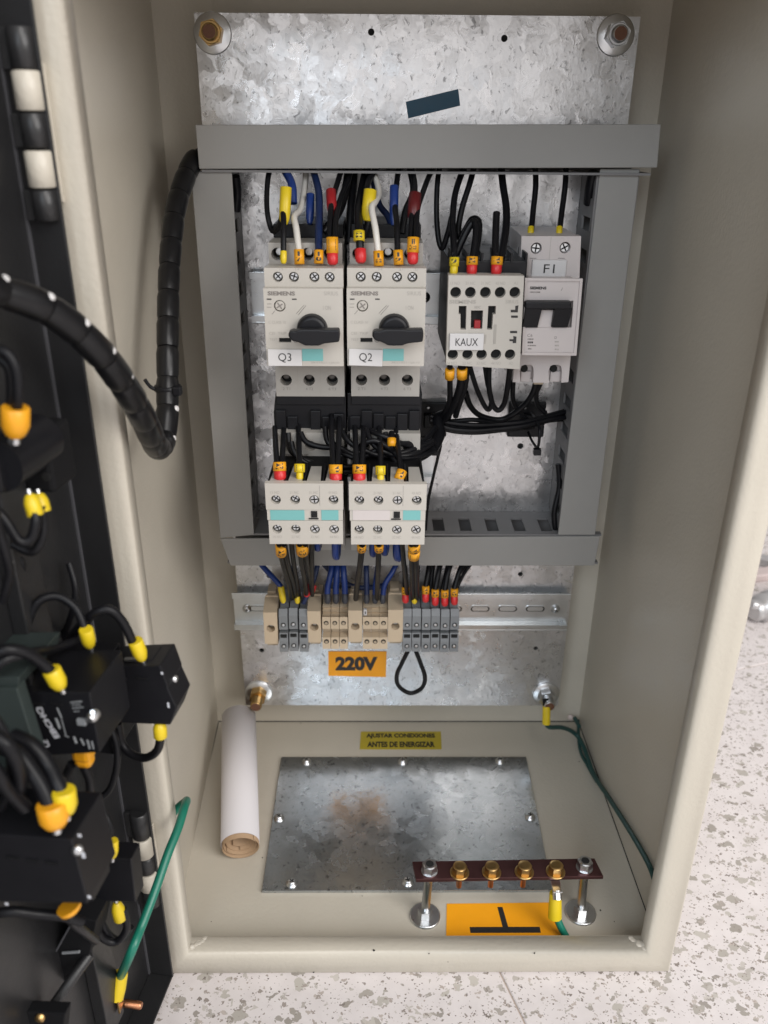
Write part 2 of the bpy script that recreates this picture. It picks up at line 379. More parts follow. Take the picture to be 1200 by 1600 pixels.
g = G('hole'); g.tube([(XL0+.3, YB-2, ZB+.2), (-167.6, -122, ZB+.2)], .55, 6, spline=False); g.tube([(XR0-.2, YB-2, ZB+.2), (XR1-.2, -190, ZB+.2)], .5, 6, spline=False); g.tube([(XL0, YB-.2, ZB+.2), (XR0, YB-.2, ZB+.2)], .5, 6, spline=False); g.build('floor_seam', enc)
# raised weld beads in the two bottom corners
def weld(cx, sx):
    g = G('weld')
    for k in range(13):
        t = k/12; x = cx+sx*(t*9-1.5)+random.uniform(-1, 1); y = -209.5-(1-t)*7+random.uniform(-1.2, 1.2); z = -481.9+(1-t)*1.5*random.random()
        r = random.uniform(1.8, 3.2)
        g.lathe((x, y, z-r*.35), (random.uniform(-.2, .2), random.uniform(-.2, .2), 1), [(0, r), (r*.3, r*.93), (r*.5, r*.72), (r*.62, r*.4), (r*.66, .05)], 12)
    g.build('weld_bead', enc)
weld(-146.5, 1); weld(146, -1)
for u, v, Yz, r in ((584, 1485, 'lip', .75), (670, 1490, 'lip', .4), (835, 1489, 'lip', .5), (490, 1519, 'front', .6), (700, 1503, 'front', .3), (410, 1340, 'floor', .5), (508, 1345, 'floor', .4), (905, 1190, 'floor', .5), (640, 1125, 'floor', .8), (470, 1130, 'floor', .5), (938, 1422, 'floor', .7), (566, 1400, 'floor', .35), (960, 1440, 'floor', .4), (330, 1440, 'floor', .35)):
    p = atz(u, v, -480.9) if Yz == 'lip' else (at(u, v, -222.05) if Yz == 'front' else atz(u, v, -496.9))
    n_ = Vector((0, -1, 0)) if Yz == 'front' else Vector((0, 0, 1))
    g = G('hole'); t1_ = n_.orthogonal().normalized(); t2_ = n_.cross(t1_)
    ring = [p+t1_*(r*random.uniform(.5, 1.3)*math.cos(q*.785))+t2_*(r*random.uniform(.5, 1.3)*math.sin(q*.785)) for q in range(8)]
    g.add([q+n_*.12 for q in ring]+[q-n_*.2 for q in ring], [list(range(8))]+[(i, 8+i, 8+(i+1) % 8, (i+1) % 8) for i in range(8)]); g.build('paint_chip', enc)
# hinges: knuckles on the frame, barrels on the door
def hinge(v_list):
    pass
HX, HY = -161.5, -229.5
def zpx(v, x=HX, y=HY):            # height on the hinge axis seen at photo row v
    lo, hi = -600, 200
    for _ in range(40):
        m_ = (lo+hi)/2; d = Vector((x, y, m_))-CAM; vv = 800-FPX*d.dot(UP)/d.dot(FW)
        if vv > v: lo = m_
        else: hi = m_
    return (lo+hi)/2
door_barrels = []
for rows in (((40, 110, 'b'), (110, 173, 'w'), (175, 232, 'b'), (235, 293, 'w'), (295, 346, 'b')), ((1268, 1306, 'b'), (1307, 1335, 'w'), (1336, 1360, 'b'), (1361, 1386, 'w'), (1387, 1412, 'b'))):
    wz = []
    for a, b_, k in rows:
        z1 = zpx(a); z0 = zpx(b_)
        if k == 'w':
            g = G('beige'); g.lathe((HX, HY, z0), (0, 0, 1), [(0, 4.6), (.5, 5.4), (z1-z0-.5, 5.4), (z1-z0, 4.6)], 24); g.box(HX, -156.6, HY+3.6, HY+5.2, z0, z1, .4)
            g.build('hinge_knuckle', enc); wz += [z0, z1]
        else: door_barrels.append((z0, z1))
    g = G('beige'); g.box(-160, -156.2, HY+5.2, -222.3, min(wz)-6, max(wz)+3, .3); g.build('hinge_leaf', enc)
# fixings and gland plate
g = G('galv2')
gp = thing('gland_plate', (-4, -90, -496.8), 'galvanised gland plate screwed flat on the enclosure bottom', 'plate')
g.prism([(-108.3, -160.5), (98.5, -160.5), (102.5, -21.9), (-108.3, -21.8)], -496.9, -494.6, 'z', .3); g.build('sheet', gp)
SCR = None
def pan_screw(loc, r, parent, name='screw', up=(0, 0, 1)):
    g = G('zinc'); loc = Vector(loc); up = Vector(up)
    g.lathe(loc, up, [(0, r*1.35), (r*.25, r*1.35), (r*.25, r), (r*.75, r), (r*1.05, r*.72), (r*1.12, .3)], 18)
    t = up.orthogonal().normalized(); q = up.cross(t); t, q = (t+q*.4).normalized(), (q-t*.4).normalized()
    g.use('hole')
    for a in (t, q): g.hexa([loc+up*(r*1.16)+a*(sx*r*.62)+up.cross(a)*(sy*r*.12) for sx, sy in ((-1, -1), (1, -1), (1, 1), (-1, 1))]+[loc+up*(r*.9)+a*(sx*r*.62)+up.cross(a)*(sy*r*.12) for sx, sy in ((-1, -1), (1, -1), (1, 1), (-1, 1))])
    return g.build(name, parent)
first = None
for u, v in ((479, 1191), (629, 1191), (781, 1190), (436, 1279), (828, 1277), (456, 1381), (637, 1379)):
    p = atz(u, v, -494.5)
    if first is None: first = pan_screw(p, 3.0, gp); o1 = ORG[first.name]-p
    else: c = copy_obj(first, 'screw', p+o1, gp); c.rotation_euler = (0, 0, random.uniform(0, 1.5))

# ================================================================== MOUNTING PLATE
mp = thing('mounting_plate', (-4, 1, -457), 'spangled galvanised mounting plate bolted inside the enclosure back', 'plate')
holes = [(at(u, v, 0).x, at(u, v, 0).z, r) for u, v, r in ((580, 50, 2.0), (788, 60, 2.0), (813, 697, 2.3), (409, 1016, 2.0), (837, 1013, 1.8), (813, 897, 2.0), (420, 900, 1.8))]
g = G('galv'); g.plate([(-139.5, -456.7), (130.6, -457.2), (131.8, 60), (-139.3, 59.8)], holes, 0, 2); g.build('sheet', mp)
g = G('hole')
for x, z, r in holes: g.cyl((x, 2.4, z), (x, 6, z), r+1, n=12)
g.build('hole_backing', mp)
def anchor(u, v, tip, endm, nutm, tube=0):
    """washer, nut and stud end; (u,v) washer centre, tip = how far the stud stands out"""
    c = at(u, v, -1.2)
    b = None
    g = G('zinc'); g.lathe(c+Vector((0, 1.2, 0)), (0, -1, 0), [(0, 11.6), (.9, 11.6), (1.5, 11.0), (1.5, 3)], 36); b = g.build('washer', mp)
    g = G(nutm); g.cyl(c+Vector((0, -.3, 0)), c+Vector((0, -7.5, 0)), 7.4, n=6, smooth=False, rot=.26); g.cyl(c+Vector((0, -7.4, 0)), c+Vector((0, -8.2, 0)), 6.4, 6.0, n=24); g.build('nut', mp)
    g = G(nutm); pr = [(0, 4.6)]
    n_ = int((tip-1)/1.2)
    for k in range(n_): pr += [(k*1.2+.3, 4.9), (k*1.2+.9, 4.4)]
    g.lathe(c+Vector((0, -7, 0)), (0, -1, 0), pr+[(tip-.6, 4.7), (tip, 4.0)], 20)
    g.use(endm).cyl(c+Vector((0, -7-tip-.05, 0)), c+Vector((0, -7-tip-.25, 0)), 3.9, 3.6, n=20); g.build('stud', mp)
anchor(332, 52, 5, 'rust', 'brass'); anchor(962, 55, 5, 'rust', 'zinc'); anchor(404, 1083, 12, 'rust', 'brass'); anchor(853, 1085, 10, 'rust', 'zinc')
for (x, z) in ((-139, 55), (131, 55), (-139, -452), (131, -452)):   # spacers that carry the plate off the back wall
    g = G('zinc'); g.cyl((x*.93, 2, z), (x*.93, YB, z), 6, n=16); g.build('spacer', mp)
# stickers on the plate
def quad_sticker(px, Y, m, parent, th_=.3):
    P = [at(u, v, Y) for u, v in px]; g = G(m); g.hexa(P+[p+Vector((0, th_, 0)) for p in P]); return g.build('sticker', parent)
quad_sticker([(634, 159), (716, 139), (719, 165), (638, 185)], -.4, 'navyst', mp)
st = quad_sticker([(513, 1018), (604, 1018), (603, 1058), (513, 1056)], -.5, 'sticker', mp)
a = at(557, 1037, -.75); text('220V', a, 35.5, 14.2, 'ink', st, bold=.055)

# ================================================================== WIRE DUCTS
def poly_px(px, Y): return [(at(u, v, Y).x, at(u, v, Y).z) for u, v in px]
def duct(name_label, cover, Yf, x0, x1, z0, z1, horiz, slot0, pitch, grp='slotted wire ducts framing the devices'):
    t = thing('wire_duct', ((x0+x1)/2, -1, z0), name_label, 'wire duct', grp)
    g = G('duct'); g.prism(cover, Yf, Yf+1.6, 'y', .5); g.build('cover', t)
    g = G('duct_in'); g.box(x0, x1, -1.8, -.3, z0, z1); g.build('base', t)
    # two side walls made of fingers
    for side in (0, 1):
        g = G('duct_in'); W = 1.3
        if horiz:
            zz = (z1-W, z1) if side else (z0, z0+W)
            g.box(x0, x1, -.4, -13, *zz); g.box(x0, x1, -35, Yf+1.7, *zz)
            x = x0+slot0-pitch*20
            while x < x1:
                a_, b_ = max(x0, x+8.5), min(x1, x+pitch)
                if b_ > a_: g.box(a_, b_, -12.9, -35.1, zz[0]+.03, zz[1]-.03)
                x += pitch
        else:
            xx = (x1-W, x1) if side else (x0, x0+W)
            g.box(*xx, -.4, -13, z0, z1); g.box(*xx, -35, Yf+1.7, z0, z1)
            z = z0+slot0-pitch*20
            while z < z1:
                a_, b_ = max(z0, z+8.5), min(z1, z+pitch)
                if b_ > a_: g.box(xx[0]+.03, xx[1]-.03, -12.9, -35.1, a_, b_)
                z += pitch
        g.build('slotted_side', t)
    return t
YD = -42
dT = duct('topmost horizontal grey wire duct, in front of the side ducts', poly_px([(311, 264), (305, 195), (1033, 194), (1027, 262)][::-1], -46), -46, -133.5, 137, -27.5, -3.2, True, 3, 19.8)
dL = duct('vertical grey wire duct left of the motor breakers', poly_px([(344, 841), (298, 268), (362, 268), (397, 836)][::-1], YD), YD, -139.5, -117.8, -268.5, -28.2, False, 6, 19.8)
dR = duct('vertical grey wire duct right of the miniature circuit breaker', poly_px([(872, 836), (938, 264), (1000, 264), (930, 836)][::-1], YD), YD, 105.5, 131.5, -268.5, -28.2, False, 9, 19.8)
dB = duct('lower horizontal grey wire duct behind the two contactors', poly_px([(360, 884), (344, 842), (938, 838), (929, 884)][::-1], YD), YD, -137.5, 137.0, -296, -271.5, True, 12.5, 19.9)

# ================================================================== DIN RAILS
def din_rail(x0, x1, zc, label, slots=True, screws=()):
    t = thing('din_rail', ((x0+x1)/2, 0, zc-17), label, 'mounting rail', 'steel mounting rails')
    h = 16.8
    g = G('rail')
    # top-hat section: outer flanges forward, web back
    prof = [(-7.5, h), (-7.5, h-4.5), (-1.8, h-4.9), (-1.8, -h+4.9), (-7.5, -h+4.5), (-7.5, -h), (-6.4, -h), (-6.4, -h+3.6), (-.7, -h+4.0), (-.7, h-4.0), (-6.4, h-3.6), (-6.4, h)]
    g.prism([(y, zc+z) for y, z in prof], x0, x1, 'x'); 
    # rolled flange lips
    for sg in (1, -1): g.tube([(x0, -6.9, zc+sg*h), (x1, -6.9, zc+sg*h)], .75, 8, spline=False)
    g.build('rail_profile', t)
    if slots:
        x = x1-8-18.3*1
        k = 0
        while x > x0+12 and k < 12:
            def stad(r, l): return [(x+ (l if math.cos(q) > 0 else -l)+r*math.cos(q), zc+r*math.sin(q)) for q in [2*math.pi*i/20+.01 for i in range(20)]]
            g = G('rail'); g.plate(stad(3.3, 5.2), [stad(2.5, 5.2)], -2.3, -1.7); g.use('hole'); g.plate(stad(2.5, 5.2), [], -1.95, -1.75)
            g.use('rail').plate(stad(2.0, 4.6), [], -2.1, -1.85)
            g.build('slot', t); x -= 22.5; k += 1
    for x in screws: pan_screw((x, -1.9, zc), 2.7, t, up=(0, -1, 0))
    return t
a = at(362, 929, -7.5); b = at(892, 929, -7.5)
din_rail(a.x, b.x, -358.4, 'lower slotted steel mounting rail carrying the terminal blocks', True, (at(386, 952, -2).x, at(868, 950, -2).x))
din_rail(-114, 103, -108.6, 'upper steel mounting rail behind breakers and relay', False, (at(664, 466, -3).x,))
din_rail(-105, 15, -228, 'middle steel mounting rail hidden behind the two contactors', False)

# ================================================================== MOTOR STARTERS
def term_screw(x, z, y, r, parent, m='zinc'):
    g = G(m); g.lathe((x, y+1.4, z), (0, -1, 0), [(0, r), (1.0, r), (1.4, r*.8)], 14)
    g.use('hole')
    a_ = random.uniform(0, 1.5)
    for k in (0, 1):
        q = a_+k*math.pi/2; dx, dz = math.cos(q)*r*.75, math.sin(q)*r*.75; nx, nz = -math.sin(q)*r*.14, math.cos(q)*r*.14
        g.hexa([(x+i*dx+j*nx, y-.15, z+i*dz+j*nz) for i, j in ((-1, -1), (1, -1), (1, 1), (-1, 1))]+[(x+i*dx+j*nx, y+.3, z+i*dz+j*nz) for i, j in ((-1, -1), (1, -1), (1, 1), (-1, 1))])
    return g.build('terminal_screw', parent)
def rect(x0, x1, z0, z1): return [(x0, z0), (x1, z0), (x1, z1), (x0, z1)]
def motor_starter(label, tagtxt):
    x0, x1 = -92.4, -47.4
    t = thing('motor_breaker', (-70, -8, -155), label, 'circuit breaker', 'motor protection breakers side by side')
    g = G('dev2'); g.box(x0+.8, x1-.6, -60, -8, -159, -63.5, .8); g.build('housing', t)
    g = G('black'); g.box(x0+1.6, x1-1.2, -57, -9, -63.4, -55.5, .6); g.build('rear_cover', t)
    # upper shoulder with three big clamp openings
    zs = at(470, 397, -80).z
    hs = [(at(u, 397, -80).x, zs+.2, 3.6) for u in (434, 481, 515)]
    g = G('dev2'); g.plate(rect(x0+1.3, x1-1.0, -80, -63.2), hs, -82, -60); g.use('hole').box(x0+2, x1-2, -68, -66, -78, -65); g.build('upper_terminal_housing', t)
    g = G('zinc')
    for x, z, r in hs: g.lathe((x, -68.5, z), (0, -1, 0), [(0, 2.8), (2, 2.8), (2.4, 2.0)], 12)
    g.build('clamp_screw', t)
    # band with four screws
    Y = -100; z0, z1 = -85.6, -74.6
    us = (434, 459, 491, 515); hz = at(470, 433, Y).z
    xs = [at(u, 433, Y).x for u in us]
    g = G('dev'); g.plate(rect(x0+.3, x1+.1, z0, z1), [(x, hz, 2.9) for x in xs], Y, Y+8); g.box(x0+.6, x1-.2, Y+7.9, -60.5, z0+.2, z1-.3, .5)
    for q in (-81,): pass
    g.build('auxiliary_switch', t)
    for x in xs: term_screw(x, hz, Y+2.6, 2.4, t)
    g = G('inkf')
    for i, x in enumerate(xs): text(('13', '14', '21', '22')[i], (x+2.2, Y-.06, hz+4.3), 2, 1.1, 'inkf', g=g)
    g.build('lettering', t)
    # main face
    Y = -106; z0, z1 = -129.4, -84.9; xa, xb = x0+.1, x1-.1
    kx, kz = at(488, 514, Y).x, at(488, 514, Y).z
    sx, sz = at(437, 478, Y).x, at(437, 478, Y).z
    win = rect(at(436, 532, Y).x, at(455, 532, Y).x, at(440, 535, Y).z, at(440, 528, Y).z)
    g = G('dev'); b = bmesh.new(); b.free()
    g.plate(rect(xa, xb, z0, z1), [(sx, sz, 3.3), win], Y, Y+6); g.box(xa+.3, xb-.3, Y+5.9, -59, z0+.3, z1-.3, .7)
    g.build('front_cover', t)
    g = G('hole'); g.box(win[0][0]-.5, win[1][0]+.5, Y+1.5, Y+2, win[0][1]-.5, win[2][1]+.5); g.build('test_window', t)
    g = G('dev'); g.lathe((sx, Y+5, sz), (0, -1, 0), [(0, 2.8), (4.6, 2.8), (5.0, 2.4)], 20); g.use('inkg')
    for q in (.6, 2.17): 
        dx, dz = math.cos(q)*2, math.sin(q)*2; nx, nz = -dz*.18, dx*.18
        g.hexa([(sx+i*dx+j*nx, Y-.1, sz+i*dz+j*nz) for i, j in ((-1, -1), (1, -1), (1, 1), (-1, 1))]+[(sx+i*dx+j*nx, Y+.3, sz+i*dz+j*nz) for i, j in ((-1, -1), (1, -1), (1, 1), (-1, 1))])
    g.build('current_dial', t)
    # rotary handle: round hub and bow-tie lever
    g = G('black'); g.lathe((kx, Y+.2, kz), (0, -1, 0), [(0, 8.9), (5, 8.6), (6.2, 7.9), (6.6, 6.5)], 32)
    L = at(450, 516, Y-12).x-kx; R = at(531, 516, Y-12).x-kx
    pts = [(L+1.5, -2.5), (L, 0), (L+.6, 2.2), (L+2.5, 3.0), (L+4.5, 2.6), (-7.2, 3.2), (-4.5, 3.7), (4.8, 3.7), (7, 3.4), (R-.3, 3.6), (R, 0), (R-.4, -3.4), (7, -4.4), (4.5, -5.6), (-3.5, -5.6), (-6, -4.2), (-8, -3.4), (L+3, -3.2)]
    g.prism([(kx+x, kz-1.0+z) for x, z in pts][::-1], Y-13.5, Y-6.3, 'y', .9)
    g.build('rotary_handle', t)
    # print
    g = G('ink')
    def tx(s, u, v, wpx, hpx, m, bold=False): 
        p = at(u, v, Y-.1); p.y = Y-.1; k = (p-CAM).dot(FW)/FPX; text(s, p, wpx*k, hpx*k, m, g=g, bold=bold)
    tx('SIEMENS', 439.5, 458.5, 43, 6.6, 'inkg', True); tx('SIRIUS', 517, 458.5, 22, 6, 'inkf')
    tx('I ON', 511, 481, 12, 6.5, 'inkf'); tx('C CLASS 10', 433, 503.5, 27, 4.2, 'inkf'); tx('CEI  TRIP', 434, 521, 27, 4.2, 'inkf'); tx('TEST', 427, 530.5, 12, 3.6, 'inkf'); tx('OFF', 474, 532, 10, 4.5, 'inkf')
    tx('3RV1021-1JA10', 508, 567, 44, 3.6, 'inkf')
    for u in (420.5, 460): p = at(u, 467.5, Y-.1); g.use('ink').box(p.x-1.3, p.x+1.3, Y-.12, Y+.1, p.z-.35, p.z+.35)
    p = at(462, 531, Y-.1)
    g.use('inkg').plate([(p.x+1.6*math.cos(q*.3927), p.z+1.6*math.sin(q*.3927)) for q in range(16)], [(p.x, p.z, 1.25)], Y-.12, Y+.05)
    for a_, b_ in (((463, 490), (475, 477)), ((466, 492), (478, 477.5)), ((425, 491), (430, 485)), ((417, 475), (424, 475)), ((417, 480), (424, 480))):
        p, q = at(*a_, Y), at(*b_, Y); g.use('inkg').tube([(p.x, Y-.02, p.z), (q.x, Y-.02, q.z)], .14, 4, spline=False)
    g.build('lettering', t)
    tl = at(472, 545, Y); br = at(505, 564, Y)
    g = G('teal'); g.box(tl.x, br.x, Y-.25, Y+.1, br.z, tl.z); g.build('teal_strip', t)
    # name label
    a_, b_ = at(418, 546, Y-1), at(472, 572, Y-1)
    g = G('label'); g.box(a_.x, b_.x, Y-1.2, Y-.3, b_.z, a_.z, .2); lb = g.build('name_label', t); nl = ((a_.x+b_.x)/2, (a_.z+b_.z)/2)
    # lower shoulder
    Y = -78; z0, z1 = -156.4, -131.0
    xs = [at(u, 594, Y).x for u in (447, 483, 519)]; hz = at(480, 594, Y).z
    g = G('dev2'); g.plate(rect(x0+1.4, x1-.8, z0, z1), [(x, hz, 3.6) for x in xs], Y, Y+12); g.use('hole').box(x0+2, x1-2, Y+9, Y+11, z0+1, z1-1)
    for x in (xs[0]+xs[1], xs[1]+xs[2]): g.use('inkf').box(x/2-.12, x/2+.12, Y-.05, Y+.2, z0+1, z1-1)
    g.build('lower_terminal_housing', t)
    g = G('inkg')
    for x in xs: g.lathe((x-.5, Y+9, hz+.6), (0, -1, 0), [(0, 2.3), (1, 2.3), (1.4, 1.6)], 12)
    g.build('clamp_screw', t)
    g = G('inkg')
    for x, s_ in zip(xs, ('2 T1', '4 T2', '6 T3')): text(s_, (x, Y-.06, hz-5.6), 4.6, 1.7, 'inkg', g=g)
    g.build('lettering', t)
    return t, lb, nl
q3, lb3, nl = motor_starter('motor breaker with black rotary handle, labelled Q3', 'Q3')
DXQ = at(541, 500, -106).x-at(412.5, 500, -106).x
q2 = copy_tree(q3, (DXQ, 0, .3), label='motor breaker with black rotary handle, labelled Q2')
text('Q3', (nl[0], -107.3, nl[1]), 7.6, 5.6, 'ink', lb3)
lb2 = [c for c in q2.children if c.name.startswith('name_label')][0]
lb2.rotation_euler = (0, math.radians(1.8), 0)
text('Q2', (nl[0]+DXQ, -107.3, nl[1]+.3), 7.6, 5.6, 'ink', lb2)

# link blocks under the starters
def link_block(u0, u1, label, slant):
    t = thing('link_module', (0, -40, -182), label, 'link module', 'black link modules under the breakers')
    Y = -75; a = at(u0, 614, Y); b = at(u1, 675, Y)
    g = G('black')
    if slant: poly = [(a.x+1.8, a.z), (a.x, a.z-13), (a.x, b.z), (b.x, b.z), (b.x, a.z)]
    else: poly = [(a.x, a.z), (a.x, b.z), (b.x, b.z), (b.x, a.z)]
    g.prism(poly, Y, -12, 'y', .5); g.build('body', t)
    n = 6; wdt = (b.x-a.x-2)/n
    for i in range(n):
        if i in (2,) and slant: continue
        x = a.x+1+i*wdt; h = random.choice((11, 13, 15))
        g = G('black'); g.box(x+.5, x+wdt-.5, Y-2.2-random.random(), Y+.2, b.z+.4, b.z+h, .4); g.build('cover_rib', t)
    g = G('black'); g.box(a.x+2.5, b.x-1, Y-1.3, Y+.2, a.z-7.5, a.z-1.2, .4); g.build('top_rib', t)
    return t
link_block(426, 541, 'black plastic link module below motor breaker Q3', True)
link_block(542.5, 658, 'black plastic link module below motor breaker Q2', False)

# ================================================================== CONTACTORS
def contactor(label):
    x0, x1 = at(416, 800, -140).x, at(536.5, 800, -140).x
    t = thing('contactor', ((x0+x1)/2, -10, -268), label, 'contactor', 'contactors with auxiliary switch blocks')
    YB_ = -84
    a = at(427, 676, YB_)
    xs = [at(u, 697, YB_).x for u in (450, 485, 519)]; hz = at(480, 697, YB_).z
    g = G('dev2'); g.plate(rect(a.x, a.x+44.6, -262, a.z), [(x, hz, 3.6) for x in xs], YB_, YB_+10); g.use('hole').box(a.x+1, a.x+43, YB_+7, YB_+9, -255, a.z-1)
    g.use('dev2').box(a.x+.2, a.x+44.4, YB_+9.9, -10, -262, a.z-.2, .6); g.build('housing', t)
    g = G('inkg'); p = at(459, 712, YB_); text('SIEMENS', (p.x+2, YB_-.1, p.z), 15, 2.6, 'inkg', g=g, bold=True)
    for x, s_ in zip(xs, ('1 L1', '3 L2', '5 L3')): text(s_, (x, YB_-.06, hz+5), 4.6, 1.7, 'inkf', g=g)
    p = at(648, 687, YB_)
    g.build('lettering', t)
    p = at(462, 724, YB_); g = G('teal'); g.box(p.x-1, p.x+13, YB_-.3, YB_+.1, p.z-3, p.z+2.5); g.build('teal_strip', t)
    # auxiliary block: four funnels on top, dividers between
    Y = -140; zt = at(470, 755.5, Y).z; zb = at(470, 850, Y).z
    up = (431, 461, 491, 521); lo = (433, 462, 492, 522)
    hu = at(470, 781, Y).z; hl = at(470, 827, Y).z
    zs1, zs2 = at(470, 797, Y).z, at(470, 813, Y).z
    A = [(at(u, 781, Y).x, hu, 2.95) for u in up]; B = [(at(u, 827, Y).x, hl, 2.95) for u in lo]
    g = G('dev'); g.plate(rect(x0, x1, zs1+.25, zt), A, Y, Y+4); g.build('upper_terminal_cover', t)
    g = G('dev'); g.plate(rect(x0+1, x1-.4, zb, zs2-.25), B, Y, Y+4); g.build('lower_terminal_cover', t)
    g = G('dev'); g.box(x0+.4, x1-.3, Y+.5, Y+4, zs2-.1, zs1+.1); g.build('middle_band', t)
    g = G('blackm'); g.box(x0+1.2, x1-1.2, Y+3.9, -84.2, zb+1.5, zt-4.5); g.box(x0+1.2, x0+2.4, Y+4, -95, zt-5, zt-.4); g.box(x1-2.4, x1-1.2, Y+4, -95, zt-5, zt-.4); g.build('inner_body', t)
    P_ = (x1-x0-2)/4
    for i in range(4):
        xa = x0+1+i*P_
        g = G('dev2'); g.hexa([(xa+1.4, Y+4, zt-4.2), (xa+P_-1.4, Y+4, zt-4.2), (xa+P_-1.4, Y+4, zt-.1), (xa+1.4, Y+4, zt-.1), (xa+2.2, Y+30, zt-6), (xa+P_-2.2, Y+30, zt-6), (xa+P_-2.2, Y+30, zt-1.2), (xa+2.2, Y+30, zt-1.2)]); g.build('wire_funnel', t)
        if i: g = G('black'); g.box(xa-.5, xa+.5, Y+4, Y+32, zt-6, zt+.2); g.build('divider', t)
    for i, (x, z, r) in enumerate(A+B): term_screw(x, z, Y+(.6 if i in (2, 6, 7) else 2.4), 2.6 if i in (2, 6, 7) else 2.2, t)
    p0, p1 = at(486, 799, Y), at(496, 811, Y)
    g = G('hole'); g.box(p0.x, p1.x, Y-.05, Y+.6, p1.z+1, p0.z); g.box(p0.x-1.5, p1.x+.6, Y-.04, Y+.6, p1.z-.2, p1.z+.5); g.box(p0.x+1, p1.x-1, Y-.5, Y, p1.z+1.4, p1.z+3); g.build('slide_key', t)
    g = G('inkf')
    for (x, z, r), s_ in zip(A, ('13 NO', '21 NC', '31 NC', '43 NO')): text(s_, (x-.3, Y-.08, z+4.7), 5.2, 1.7, 'inkf', g=g)
    for (x, z, r), s_ in zip(B, ('14 NO', '22 NC', '32 NC', '44 NO')): text(s_, (x, Y-.08, z-5.0), 5.2, 1.7, 'inkf', g=g)
    g.use('inkg').box(x0+31.5, x0+31.7, Y-.05, Y+.05, zs1+3, zt-1)
    g.build('lettering', t)
    return t, Y
k1, YK = contactor('left contactor with wide teal strip on its auxiliary block')
DXK = at(545.5, 800, -140).x-at(416, 800, -140).x
k2 = copy_tree(k1, (DXK, 0, -.2), label='right contactor with white blank strip on its auxiliary block')
def strip(u0, u1, m, par, Yk=YK):
    a, b = at(u0, 797.5, Yk), at(u1, 813, Yk); g = G(m); g.box(a.x, b.x, Yk+.25, Yk+.6, b.z, a.z); g.build('teal_strip' if m == 'teal' else 'blank_strip', par)
strip(422, 476, 'teal', k1); strip(502, 529, 'teal', k1); strip(551, 609, 'devw', k2); strip(630, 657, 'teal', k2)

